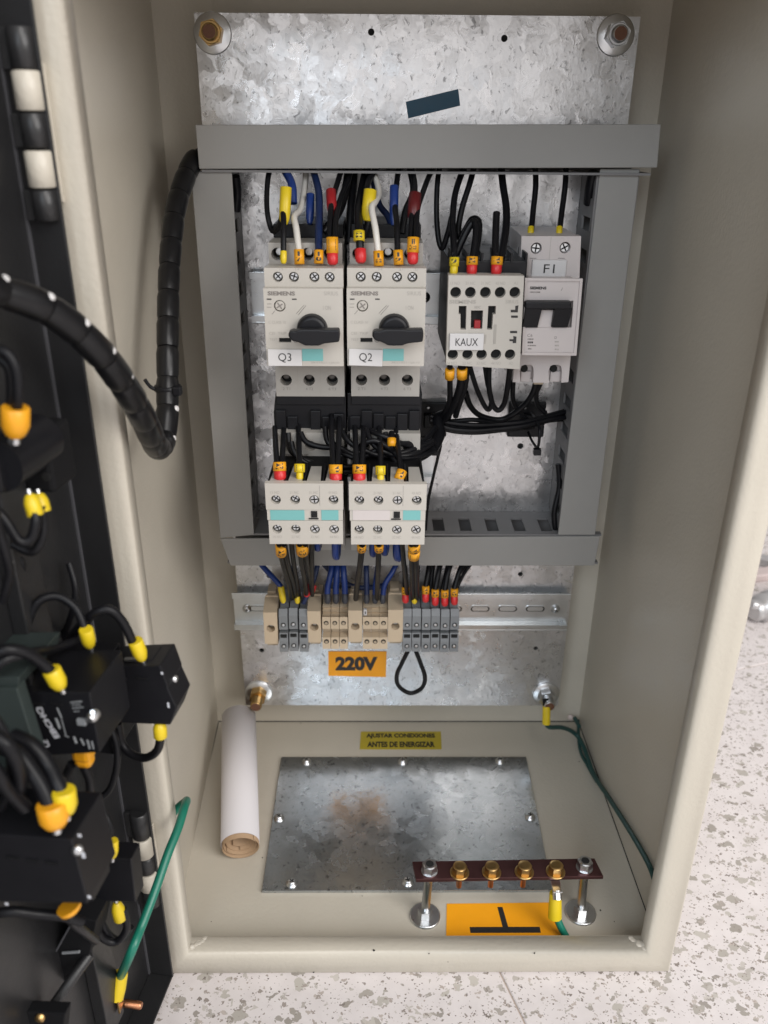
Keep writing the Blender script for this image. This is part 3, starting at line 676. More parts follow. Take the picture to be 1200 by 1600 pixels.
# ================================================================== AUXILIARY RELAY (KAUX)
def relay():
    Y = -90
    t = thing('auxiliary_relay', (36, -9, -135), 'small square contactor relay labelled KAUX', 'relay')
    O = [(at(u, v, Y).x, at(u, v, Y).z) for u, v in ((697, 570), (812, 577), (819, 431), (701, 430))]
    top = [(at(u, 457, Y).x, at(u, 457, Y).z, 3.2) for u in (712, 735, 758.5, 781.5, 804.5)]
    bot = [(at(u, 554, Y).x, at(u, 554, Y).z, 3.2) for u in (707.5, 730.5, 752.5, 775, 797)]
    def pp(l): return [(at(u, v, Y).x, at(u, v, Y).z) for u, v in l]
    s1 = pp([(719.5, 515), (728, 515), (729, 478), (717, 478), (716.5, 491), (719.5, 491)]); s2 = pp([(761, 515), (769, 515), (770.5, 491), (774.5, 491), (775, 478), (763, 478)])
    s3 = pp([(735.5, 514), (753.5, 514), (755, 485), (736, 485)])
    g = G('dev'); g.plate(O, top+bot+[s1, s2, s3], Y, Y+6)
    g.build('front_cover', t)
    g = G('dev'); g.hexa([(O[0][0]+.4, Y+5.9, O[0][1]+.3), (O[1][0]-.4, Y+5.9, O[1][1]+.3), (O[2][0]-.4, Y+5.9, O[2][1]-.3), (O[3][0]+.4, Y+5.9, O[3][1]-.3), (O[0][0]+.4, Y+12, O[0][1]+.3), (O[1][0]-.4, Y+12, O[1][1]+.3), (O[2][0]-.4, Y+12, O[2][1]-.3), (O[3][0]+.4, Y+12, O[3][1]-.3)]); g.build('rear_frame', t)
    g = G('hole'); g.box(O[0][0]+1, O[1][0]-1, Y+4.5, Y+5.5, O[0][1]+1.5, O[2][1]-1); g.build('recess', t)
    a = at(697, 402, -55); b = at(815, 432, -55)
    g = G('black'); g.box(a.x, b.x-1, -78, -9, -132, -73, .8)
    for i in range(6): x = a.x+2+i*(b.x-a.x-4)/5; g.box(x-.6, x+.6, -79, -50, -74, -68.5)
    g.build('body', t)
    p0, p1 = at(741, 500, Y+3), at(750, 514, Y+3); g = G('mred'); g.box(p0.x, p1.x, Y+1.5, Y+5, p1.z, p0.z, .3); g.build('position_indicator', t)
    g = G('ink')
    def tx(s, u, v, wpx, hpx, m, bold=False): 
        p = at(u, v, Y-.1); k = (p-CAM).dot(FW)/FPX; text(s, p, wpx*k, hpx*k, m, g=g, bold=bold)
    for s_, u in zip(('13 NO', '21 NC', '31 NC', '43 NO', 'A1'), (711, 735, 759, 782, 806)): tx(s_, u, 442.5, 15 if len(s_) > 2 else 6, 4.6, 'inkf')
    for s_, u in zip(('14 NO', '22 NC', '32 NC', '44 NO', 'A2'), (706, 730, 752, 775, 798)): tx(s_, u, 567.5, 15 if len(s_) > 2 else 6, 4.6, 'inkf')
    tx('SIEMENS', 723, 471.5, 42, 6, 'inkf', True); tx('SIRIUS', 800, 471.5, 20, 5.4, 'inkf'); tx('2DC', 746, 480, 10, 3.5, 'inkg')
    for pl in ([(798, 484), (805, 484), (805, 478), (810, 477), (809, 488), (798, 488)], [(798.5, 493), (809, 493), (809, 496.5), (798.5, 496.5)], [(797, 517), (808, 517), (808, 520.5), (797, 520.5)], [(796, 530), (802, 530), (802, 525), (807, 526), (806.5, 536), (801, 536), (801, 533), (796, 533)]):
        g.use('ink').plate(pp(pl)[::-1], [], Y-.15, Y+.1)
    g.build('lettering', t)
    g = G('inkf')
    for pl in ([(772, 507), (776, 507), (774.5, 537), (771, 537)], [(755, 523), (760, 523), (758.5, 537), (755, 537)]): g.plate(pp(pl)[::-1], [], Y-.4, Y+.1)
    g.build('clip', t)
    a, b = at(703, 521, Y-1.5), at(755, 547, Y-1.5)
    g = G('label'); g.box(a.x, b.x, Y-2.2, Y-.2, b.z, a.z, .3); lb = g.build('name_label', t)
    text('KAUX', ((a.x+b.x)/2, Y-2.35, (a.z+b.z)/2), 13.4, 4.6, 'ink', lb)
relay()

# ================================================================== MINIATURE BREAKER (F1)
def bars(g, u, v, wpx, hpx, Y, m='inkg'):
    """print too small to read: a row of short strokes"""
    p = at(u, v, Y-.1); k = (p-CAM).dot(FW)/FPX; x = p.x-wpx*k/2; e = p.x+wpx*k/2; h = hpx*k/2; g.use(m)
    while x < e:
        w_ = random.uniform(.25, .8); g.box(x, min(e, x+w_), Y-.1, Y+.05, p.z-h, p.z+h); x += w_+random.uniform(.12, .3)
def mcb():
    t = thing('miniature_circuit_breaker', (77, -9, -150), 'two pole miniature circuit breaker with black toggle, labelled F1', 'circuit breaker')
    Y = -64
    O = [(at(u, v, Y).x, at(u, v, Y).z) for u, v in ((812, 442), (905, 442), (908, 369), (815, 369))]
    top = [(at(u, v, Y).x, at(u, v, Y).z, 3.4) for u, v in ((838, 388), (883, 387))]
    g = G('devw'); g.plate(O, top, Y, Y+8); g.box(O[0][0]+.3, O[2][0]-.3, Y+7.9, -9, -150, O[2][1]-.3, .6)
    g.use('hole').box(O[0][0]+2, O[1][0]-2, Y+7, Y+7.9, O[0][1]+3, O[2][1]-2); g.build('housing', t)
    for x, z, r in top: term_screw(x+.3, z-.3, Y+3, 3.0, t)
    g = G('inkf'); p = at(861, 372, Y); g.box(p.x-.12, p.x+.12, Y-.05, Y+.1, O[0][1], O[2][1]-.5); g.use('ink')
    for u in (833, 877): p = at(u, 403.5, Y); g.box(p.x-2, p.x+2, Y-.06, Y+.1, p.z-.12, p.z+.12)
    g.build('seam', t)
    a, b = at(832, 406, Y-1), at(883, 433, Y-1)
    g = G('label'); g.box(a.x, b.x, Y-1.8, Y-.2, b.z, a.z, .3); lb = g.build('name_label', t)
    text('F1', ((a.x+b.x)/2, Y-1.95, (a.z+b.z)/2), 6.6, 5.2, 'ink', lb)
    # raised middle with the toggle
    Y = -80
    F = lambda u, v, y=Y: (at(u, v, y).x, at(u, v, y).z)
    g = G('devw'); g.plate([F(817, 552), F(898, 553), F(908, 437), F(822, 436)], [[F(820, 512), F(893, 512), F(896, 470), F(823, 470)]], Y, Y+5)
    x0, z0 = F(817, 552); x1, z1 = F(908, 437)
    g.box(x0+1.5, x1-2.5, Y+4.9, -56, z0+.4, z1-.4, .5)
    g.build('front_panel', t)
    g = G('devw'); g.plate([F(815, 554), F(900, 555), F(910, 435), F(820, 434)], [[F(819, 550), F(896, 551), F(905.5, 439), F(823.5, 438)]], Y-1.2, Y+1); g.build('raised_border', t)
    g = G('black'); a = at(821, 471, Y-5); b = at(892, 483, Y-5); g.box(a.x, b.x, Y-6, Y+4, b.z, a.z, .8)
    for u0, u1 in ((819, 840), (864, 887)):
        a = at(u0, 481, Y-2); b = at(u1, 511, Y-2); g.hexa([(a.x, Y-2, b.z), (b.x, Y-2, b.z), (b.x+1, Y-5.5, a.z), (a.x+.6, Y-5.5, a.z), (a.x, Y+4, b.z), (b.x, Y+4, b.z), (b.x+1, Y+4, a.z), (a.x+.6, Y+4, a.z)])
    g.build('toggle', t)
    a = at(841, 484, Y); b = at(863, 512, Y); g = G('devw'); g.box(a.x, b.x, Y-.3, Y+5, b.z, a.z, .4); g.build('toggle_guard', t)
    g = G('ink')
    def tx(s, u, v, wpx, hpx, m, bold=False, X=(1, 0, 0), Yv=(0, 0, 1)): 
        p = at(u, v, Y-.12); k = (p-CAM).dot(FW)/FPX; text(s, p, wpx*k, hpx*k, m, g=g, bold=bold, X=X, Y=Yv)
    tx('SIEMENS', 841, 450, 26, 4.4, 'ink', True); bars(g, 836, 456.5, 16, 2.2, Y); tx('/', 878, 452, 3, 5, 'inkg')
    tx('C6', 828, 524, 8, 5, 'inkg'); bars(g, 829, 530, 9, 2.4, Y); bars(g, 829, 535, 9, 3, Y, 'ink'); bars(g, 831, 540, 13, 2, Y); bars(g, 828, 545, 6, 2.4, Y); tx('O', 868, 527.5, 4, 4, 'inkg')
    for v in (534, 540, 546): bars(g, 870, v, 6, 2.2, Y, 'inkf')
    g.build('lettering', t)
    # lower part with two wire entries cut out
    Y = -64
    F = lambda u, v: (at(u, v, Y).x, at(u, v, Y).z)
    def notch(u0, u1): return [F(u0, 598), F(u0-1, 580), F(u0+2, 572), F(u0+6, 570), F(u1-5, 570), F(u1-1, 573), F(u1, 580), F(u1-1, 598)]
    n1 = notch(813, 834); n2 = notch(858, 878)
    poly = [F(801, 597)]+n1[:1]+n1[1:]+[]+n2+[F(888, 597), F(892, 554), F(805, 552)]
    g = G('devw'); g.plate(poly, [], Y, Y+30); g.build('lower_housing', t)
    g = G('sandd'); a = at(834, 596, Y+4); b = at(848, 600, Y+4); g.box(a.x, b.x, Y+3, Y+6, b.z, a.z); g.build('clip', t)
    g = G('devw')
    for u in (814, 860): p = at(u, 585, Y+6); g.box(p.x, p.x+6.5, Y+6, Y+24, p.z-5, p.z+2, .4)
    g.use('hole')
    for u in (819, 865): p = at(u, 576, Y+5); g.cyl((p.x, Y+5, p.z), (p.x, Y+8, p.z), 2.4, n=14)
    g.build('clamp', t)
mcb()

# ================================================================== TERMINAL BLOCKS
def end_clamp(u0, u1, vt, vb, label):
    Y = -42
    a = at(u0, vt, Y); b = at(u1, vb, Y); z1, z0 = a.z, b.z; x0, x1 = a.x, b.x
    t = thing('end_clamp', ((x0+x1)/2, -8, z0), label, 'end clamp', 'beige end clamps between terminal groups')
    xc = (x0+x1)/2; hz = at(u0, (vt*.45+vb*.55)-2, Y).z
    g = G('sand'); g.plate(rect(x0, x1, z0, z1), [(xc, hz, 3.3)], Y, Y+8); g.prism([(Y+7.9, z0+.2), (Y+7.9, z1-.2), (-1, z1-.2), (-8.2, z0-2)], x0+.2, x1-.2, 'x'); g.build('body', t)
    g = G('sandd'); g.hexa([(x0, Y, z1+.03), (x1, Y, z1+.03), (x1, Y+14, z1+5.5), (x0, Y+14, z1+5.5), (x0, Y+8, z1-.1), (x1, Y+8, z1-.1), (x1, Y+16, z1-.1), (x0, Y+16, z1-.1)]); g.build('sloped_top', t)
    g = G('sand'); g.box(x0+.5, x1-.3, Y+14, Y+16.5, z1, z1+6.5, .3); g.box(x0+1.5, x1-2.5, Y+19, Y+31, z1-2, z1+7.5, .3); g.build('rear_hook', t)
    g = G('sandd'); g.box(x0+1.4, x1-.9, Y+4, Y+20, z0-4, z0+.5, .3); g.build('foot', t)
    g = G('zinc'); g.lathe((xc, Y+7.8, hz), (0, -1, 0), [(0, 2.7), (1.4, 2.7), (1.8, 2.0)], 14); g.use('hole').box(xc-2.4, xc+2.4, Y+5.8, Y+6.2, hz-.35, hz+.35); g.build('clamp_screw', t)
EC = ((411, 435, 957, 1006, 'beige end clamp at the left end of the terminal row'), (480, 502, 955, 1004, 'beige end clamp between the grey trio and the first beige terminals'),
      (544, 566, 954, 1003, 'beige end clamp between the two trios of beige terminals'), (606.5, 629, 953, 1003, 'beige end clamp between beige terminals and the six grey ones'))
for e in EC: end_clamp(*e)
def grey_tb(x0, x1, zo):
    t = thing('terminal_block', ((x0+x1)/2, -8, -373), 'x', 'terminal block')
    def Z(v, y): return at(640, v, y).z
    Y = -42; wd = x1-x0; xc = (x0+x1)/2
    za, zb_, zc_, zd, ze = Z(964, Y), Z(984, Y), Z(989, Y), Z(1001, Y-1), Z(1019, Y-3)
    g = G('tgrey')
    # side profile (y,z): stepped
    prof = [(-8, Z(941, -26)+1), (-26, Z(941, -26)), (-30, Z(950, -30)), (-38, Z(951, -38)), (-41, za), (Y, zb_), (Y+6, zb_-.4), (Y+6, zc_), (Y, zc_), (-44, zd), (-44.5, ze), (-30, ze-2), (-8, ze+3)]
    g.prism(prof, x0+.15, x1-.15, 'x', .12); g.build('body', t)
    for v, yy, m in ((977, -42.2, 'hole'), (1010, -44.9, 'hole')):
        z = Z(v, yy); g = G('hole'); g.cyl((xc, yy+1, z), (xc, yy-.02, z), 1.75, n=14)
        g.build('screw_hole', t)
        g = G('zinc'); g.lathe((xc, yy+.1, z), (0, -1, 0), [(0, 1.25), (.25, 1.2), (.3, .9)], 10); g.build('terminal_screw', t)
    g = G('hole'); g.box(xc-wd*.33, xc+wd*.33, Y+5.8, Y+5, zc_+.4, zb_-.7); g.box(xc-wd*.34, xc+wd*.34, Y-1.25, Y+1, zc_-3.6, zc_-1.0); g.build('test_slot', t)
    g = G('tgrey'); g.box(x0+.6, x1-.6, -37.6, -34, Z(957, -37), Z(952, -37), .3); g.build('marker_holder', t)
    return t
gx = [at(u, 980, -42).x for u in (629, 643.5, 658.5, 673, 688, 703, 718)]
tb0 = grey_tb(gx[0]+.1, gx[1]-.05, 0)
GL = ('grey terminal block just right of the last beige end clamp', 'second grey terminal of six, other end of the black loop', 'third of the six grey terminal blocks on the right', 'fourth of the six grey terminal blocks on the right', 'fifth of the six grey terminal blocks on the right', 'last grey terminal block, beside the bare slotted rail')
tb0['label'] = GL[0]; tb0['group'] = 'grey terminal blocks'
for i in range(1, 6): copy_tree(tb0, (gx[i]-gx[0], random.uniform(-.5, .3), random.uniform(-.3, .3)), label=GL[i])
for u, l in ((435.5, 'left grey terminal block, under the yellow sleeve of a blue wire'), (451, 'middle block of the three grey terminals at left'), (467, 'right block of the three grey terminals, under the red sleeves')):
    copy_tree(tb0, (at(u, 980, -42).x-gx[0], random.uniform(-.4, .3), random.uniform(-.4, .4)), label=l)
def sand_tb(x0, x1):
    t = thing('terminal_block', ((x0+x1)/2, -8, -370), 'x', 'terminal block', 'beige terminal blocks')
    def Z(v, y): return at(560, v, y).z
    Y = -42; xc = (x0+x1)/2
    za, zb_, zc_, zd, ze = Z(964, Y), Z(983, Y), Z(984, Y), Z(995, Y), Z(1014, Y-2)
    g = G('sand')
    prof = [(-8, Z(944, -30)+1), (-30, Z(944, -30)), (-33, Z(949, -33)), (-31, Z(950, -31)), (-35, Z(956, -35)), (-33, Z(957, -33)), (-37, Z(962, -37)), (Y, za), (Y, zb_), (Y+8, zc_-.2), (Y+7, zd+.3), (Y-1, zd), (Y-2, ze), (-30, ze-1), (-8, ze+3)]
    g.prism(prof, x0+.12, x1-.12, 'x', .1); g.build('body', t)
    g = G('sandd'); g.box(x0+.5, x1-.5, Y+6.4, Y+7.4, zd+.6, zc_-.8); g.build('centre_recess', t)
    for v, yy in ((973.5, Y), (1002.5, Y-1.5)):
        z = Z(v, yy); g = G('hole'); g.cyl((xc, yy+1, z), (xc, yy-.12, z), 1.9, n=14); g.build('screw_hole', t)
        g = G('sandd'); g.cyl((xc, yy+.1, z-.3), (xc, yy-.2, z-.3), 1.2, n=10); g.build('terminal_screw', t)
    return t
sx_ = [at(u, 980, -42).x for u in (503, 516.5, 530, 543.5)]
sb0 = sand_tb(sx_[0]+.1, sx_[1]-.05)
SL = ('left terminal of the first beige trio, above the 220V sticker', 'middle terminal of the first beige trio', 'right terminal of the first beige trio')
sb0['label'] = SL[0]
for i in (1, 2): copy_tree(sb0, (sx_[i]-sx_[0], 0, 0), label=SL[i])
for i, (u, l) in enumerate(((566.5, 'beige terminal block carrying a small white marker tag'), (579.5, 'middle terminal of the second beige trio'), (592.5, 'right terminal of the second beige trio'))):
    c = copy_tree(sb0, (at(u, 980, -42).x-sx_[0], 0, 0), label=l)
    if i == 0:
        a = at(568, 952, -39); g = G('label'); g.box(a.x, a.x+2.6, -40, -37, a.z-5, a.z, .2); mk = g.build('marker_tag', c); text('1', (a.x+1.3, -40.1, a.z-2.5), .8, 2.4, 'ink', mk)

# ================================================================== WIRES
def wire(label, pts, m='cable', r=1.7, ends=(), grp=None, name='wire', cat='wire'):
    """pts: (u, v, Y) points.  ends: (kind, (u0,v0,Y0), (u1,v1,Y1), radius, text)"""
    P = [at(*p) for p in pts]
    if not ends:
        return G(m).tube(P, r, 8).build(name, None, label, cat, grp)
    t = thing(name, P[-1], label, cat, grp)
    G(m).tube(P, r, 8).build('insulation', t)
    ADD(t, ends); return t
def ADD(t, ends):
    for e in ends:
        kind, a, b, r = e[:4]; A, B = at(*a), at(*b); d = (B-A); L = d.length; d.normalize()
        if kind == 'marker':          # printed ring marker
            g = G(e[5] if len(e) > 5 else 'orange'); g.lathe(A, d, [(0, r*.82), (0, r), (L, r), (L, r*.82)], 16)
            o = g.build('marker', t)
            if len(e) > 4 and e[4]:
                g = G('ink'); V, F = text_mesh(e[4], True)
                mid = (A+B)/2; x0 = min(v.x for v in V); x1 = max(v.x for v in V); y0 = min(v.y for v in V); y1 = max(v.y for v in V)
                vs = []                   # wrap the print round the ring
                tc = (CAM-mid); tc -= d*tc.dot(d); tc.normalize(); sd = d.cross(tc)
                # text runs across the wire
                Wt = min(r*1.25, L*.9*1.2); Ht = min(L*.72, r*1.9)
                for v in V:
                    a_ = ((v.x-(x0+x1)/2)/(x1-x0))*Wt; h = ((v.y-(y0+y1)/2)/(y1-y0))*Ht
                    q = a_/(r+.08); dn_ = d.z < 0; vs.append(mid + (tc*math.cos(q)+sd*math.sin(q)*(-1 if dn_ else 1))*(r+.08) + d*(-h if dn_ else h))
                g.add(vs, F); g.build('lettering', o)
        elif kind == 'split':         # ring markers clipped on crookedly: two short rings
            pass
        else:
            g = G(kind); g.lathe(A, d, [(0, r*.85), (.3, r), (L*.6, r), (L*.85, r*.9), (L, r*.55)], 14); g.build('sleeve' if L > 14 else 'ferrule', t)
# --- top of Q3
G1 = 'control wires dropping from the top duct to the breakers'
wire('black wire looping far left above breaker Q3 into a tall yellow sleeve', [(432, 250, -25), (421, 268, -34), (417, 300, -42), (418, 335, -50), (426, 361, -55), (437, 350, -66), (442, 330, -74), (443, 345, -80), (443, 370, -86), (443, 398, -90)], r=1.7,
     ends=(('yellow', (447, 292, -72), (444, 351, -76), 3.3), ('yellow', (443, 392, -91), (443, 412, -93), 1.9)), grp=G1)
wire('thick blue wire hooking down behind the tall yellow sleeve', [(438, 250, -25), (445, 266, -36), (456, 288, -50), (458, 318, -56)], 'blue', 2.5, grp=G1)
wire('white wire with orange 17 marker on breaker Q3', [(478, 250, -22), (477, 285, -35), (470, 325, -58), (460, 338, -72), (463, 358, -82), (467, 392, -91)], 'white', 1.9, (('marker', (467, 390, -91), (468, 413, -93), 2.9, '1\n7'),), G1)
wire('blue wire bending down beside a short blue sleeve above Q3', [(484, 250, -22), (490, 268, -34), (498, 300, -52), (499, 335, -66), (498, 362, -78), (498, 392, -90)], 'navy', 2.2, (('blue', (485, 303, -52), (484, 350, -60), 2.5), ('marker', (498, 391, -91), (498, 412, -93), 2.7, '1\n0')), G1)
wire('printed black wire pair with red sleeve and orange 11 marker', [(536, 250, -22), (532, 270, -36), (520, 310, -58), (516, 340, -74), (516, 395, -90)], r=1.7, ends=(('mred', (517, 297, -57), (519, 335, -66), 3.0), ('marker', (519, 371, -90), (519.5, 396, -92), 3.4, '1\n1'), ('red', (519.5, 395, -92), (520, 414, -94), 3.2)), grp=G1)
g_ = G('inkw')
for i in range(5): p = at(518.5-i*.5, 340+i*7, -88); g_.box(p.x-.5, p.x+.2, p.y-.1, p.y+.1, p.z-1, p.z+1)
wire('second black wire running beside the printed one into orange marker 11', [(548, 250, -22), (546, 275, -36), (532, 310, -52), (525, 340, -74), (524, 375, -88)], r=1.7, grp=G1)
wire('thick black wire arching from the duct between Q3 and Q2', [(546, 250, -24), (541, 290, -38), (530, 330, -50), (505, 362, -58)], r=2.6, grp=G1)
wire('thick black wire dropping behind the gap between Q3 and Q2', [(553, 250, -22), (552, 285, -30), (548, 330, -44), (545, 380, -52)], r=2.6, grp=G1)
# --- top of Q2
wire('black wire with yellow 8 marker and red ferrule on Q2', [(575, 250, -22), (566, 290, -40), (560, 330, -66), (562, 370, -86), (563, 395, -90)], r=2.3, ends=(('marker', (561, 361, -86), (561, 377, -88), 3.2, '8', 'yellow'), ('red', (563, 389, -91), (564, 411, -94), 3.3)), grp=G1)
wire('white wire with orange 18 marker on breaker Q2', [(578, 250, -22), (586, 275, -36), (592, 300, -52), (586, 316, -68), (581, 326, -76), (587, 360, -86), (591, 396, -91)], 'white', 1.9, (('marker', (591, 392, -91), (592, 416, -93), 2.9, '1\n8'),), G1)
wire('black wire crossing into the slanted yellow sleeve above Q2', [(600, 250, -22), (580, 275, -40), (572, 300, -56), (575, 345, -62), (568, 372, -62)], r=2.0, ends=(('yellow', (579, 296, -66), (573, 345, -70), 3.8),), grp=G1)
wire('dark blue wire crossing behind the white one above Q2', [(578, 250, -24), (583, 280, -34), (592, 318, -42), (606, 338, -48), (614, 360, -55)], 'navy', 2.0, grp=G1)
wire('blue sleeved wire with orange 12 marker on breaker Q2', [(625, 250, -22), (620, 285, -44), (617, 320, -60), (620, 350, -78), (621, 396, -90)], r=1.7, ends=(('blue', (616, 290, -56), (615, 352, -64), 2.7), ('marker', (622, 391, -91), (623, 414, -93), 2.8, '1\n2')), grp=G1)
wire('black wire pair with dark red sleeve and orange 13 marker', [(640, 250, -22), (648, 290, -50), (644, 330, -70), (642, 395, -90)], r=1.8, ends=(('dred', (649, 302, -64), (645, 345, -72), 3.7), ('marker', (646, 371, -90), (645, 395, -92), 3.4, '1\n3'), ('red', (645, 394, -92), (645, 413, -94), 3.2)), grp=G1)
wire('black wire rising to the right out of the dark red sleeve', [(684, 252, -22), (672, 272, -34), (661, 300, -54), (652, 330, -70), (650, 375, -89)], r=1.7, grp=G1)
wire('black wire bending down left of the dark red sleeve', [(636, 250, -24), (642, 270, -34), (646, 300, -46), (634, 330, -52), (628, 365, -58)], r=2.2, grp=G1)
# --- KAUX
G2 = 'wires dropping from the top duct to the relay'
wire('black wire hanging in a deep narrow loop left of the relay', [(690, 252, -22), (684, 280, -30), (682, 330, -38), (685, 372, -44), (691, 388, -47), (698, 370, -49), (703, 352, -51), (706, 340, -53), (708, 365, -56)], r=1.7, grp=G2)
wire('black wire with yellow 2 marker and yellow ferrule on the relay', [(730, 252, -22), (718, 280, -34), (710, 310, -46), (707, 350, -60), (709, 380, -72), (710, 408, -80)], r=2.0, ends=(('marker', (710, 402, -80), (709.5, 416, -81), 2.9, '2', 'yellow'), ('yellow', (709.5, 415, -81), (708.5, 430, -82), 2.4)), grp=G2)
wire('black wire zigzagging steeply above the relay', [(742, 252, -22), (736, 280, -30), (722, 325, -38), (716, 358, -42), (719, 372, -45), (729, 356, -48), (738, 342, -52), (748, 346, -58), (748, 370, -66), (741, 408, -80)], r=1.9, grp=G2)
wire('black wire pair with orange 5 marker and red ferrule on the relay', [(712, 398, -66), (720, 380, -64), (731, 358, -62), (741, 346, -62), (744, 365, -68), (738, 408, -80)], r=2.2, ends=(('marker', (738, 401, -80), (737.5, 414, -81), 3.4, '5'), ('red', (737.5, 413, -81), (737, 430, -82), 3.1)), grp=G2)
wire('thick black wire with orange 4 marker and red ferrule on the relay', [(782, 252, -22), (786, 290, -34), (791, 325, -46), (790, 360, -60), (782, 408, -80)], r=2.3, ends=(('marker', (777, 401, -80), (776, 414, -81), 3.5, '4'), ('red', (776, 413, -81), (775, 430, -82), 3.2)), grp=G2)
wire('short black wire with rounded top beside the orange 4 marker', [(776, 332, -60), (775, 350, -64), (774, 380, -72), (773, 408, -80)], r=2.1, grp=G2)
wire('left black supply wire entering breaker F1', [(836, 252, -22), (837, 290, -28), (833, 330, -36), (830, 362, -44)], r=1.8, ends=(('yellow', (829.5, 354, -43), (829, 371, -46), 2.0),), grp='supply wires into breaker F1')
wire('right black supply wire entering breaker F1', [(885, 252, -22), (883, 290, -28), (878, 330, -36), (874, 362, -44)], r=1.8, ends=(('yellow', (874, 354, -43), (873.5, 371, -46), 2.0),), grp='supply wires into breaker F1')
# --- below KAUX / F1
G3 = 'black wires under the relay and breaker F1'
wire('black wire with orange marker hanging left under the relay', [(703, 572, -84), (703, 600, -76), (702, 630, -60), (690, 650, -44)], r=1.8, ends=(('marker', (703, 577, -84), (702.5, 591, -82), 3.0, None),), grp=G3)
wire('thick black wire with second orange marker under the relay', [(722, 572, -84), (719, 605, -74), (708, 635, -58), (695, 655, -44)], r=2.6, ends=(('marker', (722, 576, -84), (721.5, 590, -82), 3.3, None),), grp=G3)
wire('black wire falling beside the thick one into the bundle', [(730, 572, -80), (726, 605, -70), (716, 636, -58), (712, 650, -48)], r=2.0, grp=G3)
wire('black wire looping in the left narrow U under the relay', [(734, 572, -80), (744, 605, -66), (756, 632, -56), (764, 640, -54), (768, 625, -58), (762, 600, -66), (758, 572, -78)], r=1.6, grp=G3)
wire('black wire looping in the right narrow U under the relay', [(764, 572, -80), (764, 605, -66), (770, 632, -56), (779, 641, -54), (788, 630, -56), (793, 605, -66), (797, 572, -78)], r=1.8, grp=G3)
wire('black wire hanging from the left clamp of F1', [(803, 588, -52), (801, 610, -46), (803, 630, -38), (815, 648, -34), (830, 660, -30)], r=1.7, grp=G3)
wire('black wire curving left from the middle of F1', [(838, 596, -50), (832, 615, -46), (820, 632, -40), (800, 648, -36), (780, 656, -34), (752, 650, -36), (735, 635, -42), (727, 612, -52)], r=2.0, grp=G3)
wire('black wire hanging from the right clamp of F1', [(846, 596, -50), (838, 615, -44), (840, 632, -38), (852, 645, -32)], r=1.7, grp=G3)
for i, (dv, dy) in enumerate(((0, -44), (5, -40), (9, -46), (3, -35), (12, -36), (-2, -38))):
    pts = [(672, 650+dv*.7, dy), (700, 660+dv, dy), (740, 664+dv-(6 if i == 5 else 0), dy), (780, 663+dv*.8, dy+3), (820, 659+dv*.7, dy+6), (858, 650+dv*.6, dy+14), (886, 643+dv*1.0, dy+22)]
    G('cable').tube([at(*p) for p in pts], 1.7, 8).build('wire', None, ('upper middle wire of the horizontal bundle below the relay', 'middle wire of the horizontal bundle below the relay', 'lower middle wire of the horizontal bundle below the relay', 'rearmost wire buried in the horizontal bundle below the relay', 'lowest thick wire of the horizontal bundle below the relay', 'topmost wire of the horizontal bundle below the relay')[i], 'wire', 'wires bundled horizontally below the relay')
wire('thin black wire sagging just below the horizontal bundle', [(690, 671, -34), (715, 675, -32), (760, 672, -30), (800, 671, -28), (835, 668, -26)], r=1.1, grp=G3)
def tie_base(u0, u1, v0, v1, label):
    t = thing('cable_tie_mount', at((u0+u1)/2, v1, -1), label, 'cable tie mount', 'cable tie mounts on the plate')
    a, b = at(u0, v0, -4), at(u1, v1, -4)
    g = G('black'); g.box(a.x, b.x, -5, -.2, b.z, a.z, 1.2); g.build('base', t)
    x = (a.x+b.x)/2; z = (a.z+b.z)/2
    g = G('black'); g.box(x-5, x+5, -9, -4.8, z-5, z+5, .8); g.use('zinc').lathe((x-2, -5, a.z-4), (0, -1, 0), [(0, 1.2), (.6, 1.1), (.8, .6)], 10); g.build('saddle', t)
    g = G('black'); cy = -44
    P = [(x+1, -9, z-8), (x+1, -26, z-8.5), (x+1, -46, z-6), (x+1, -50, z+2), (x+1, -46, z+9), (x+1, -20, z+9), (x+1, -9, z+6)]
    g.tube(P, 1.0, 6); g.box(x-1.5, x+3.5, -49, -44, z-11, z-6.5, .5); g.build('cable_tie', t); return t
tie_base(796, 849, 628, 683, 'black cable tie mount holding the bundle below breaker F1')
tie_base(648, 697, 628, 683, 'black cable tie mount beside the right link module')
# --- wire harness between starters and contactors
G4 = 'wires from the link modules to the contactors'
YT = -136
def pairw(label, ua, ub, v0, v1, end, m='cable'):
    t = thing('wire_pair', at((ua+ub)/2, v1, YT+8), label, 'wires', G4)
    for du, uu in ((-4, ua), (4, ub)):
        G(m).tube([at(uu+du*.6, v0, -74), at(uu+du*.4, (v0+v1)/2-8, -98), at(uu, v1-12, -118), at(uu+(.5 if du < 0 else -.5)*3, v1+4, YT+8)], 1.75, 8).build('insulation', t)
    ADD(t, end)
pairw('far left wire pair, orange 5 marker and red ferrules on the left contactor', 432, 441, 668, 728, (('marker', (436.5, 722, YT+8), (437, 736, YT+6), 3.9, '5'), ('red', (437, 735, YT+6), (438, 752, YT+4), 3.6)))
wire('single black wire with yellow ferrule on the left contactor', [(466, 664, -74), (467, 695, -98), (468, 730, YT+10)], ends=(('marker', (468, 725, YT+8), (468, 738, YT+6), 3.2, '1', 'yellow'), ('yellow', (468, 737, YT+6), (468.5, 754, YT+4), 2.1)), r=1.75, grp=G4)
pairw('pair of black wires with orange 4 marker and red ferrules on left contactor', 520, 528, 648, 730, (('marker', (524.5, 726, YT+8), (524.5, 740, YT+6), 4.0, '4'), ('red', (524.5, 739, YT+6), (524.5, 756, YT+4), 3.7)))
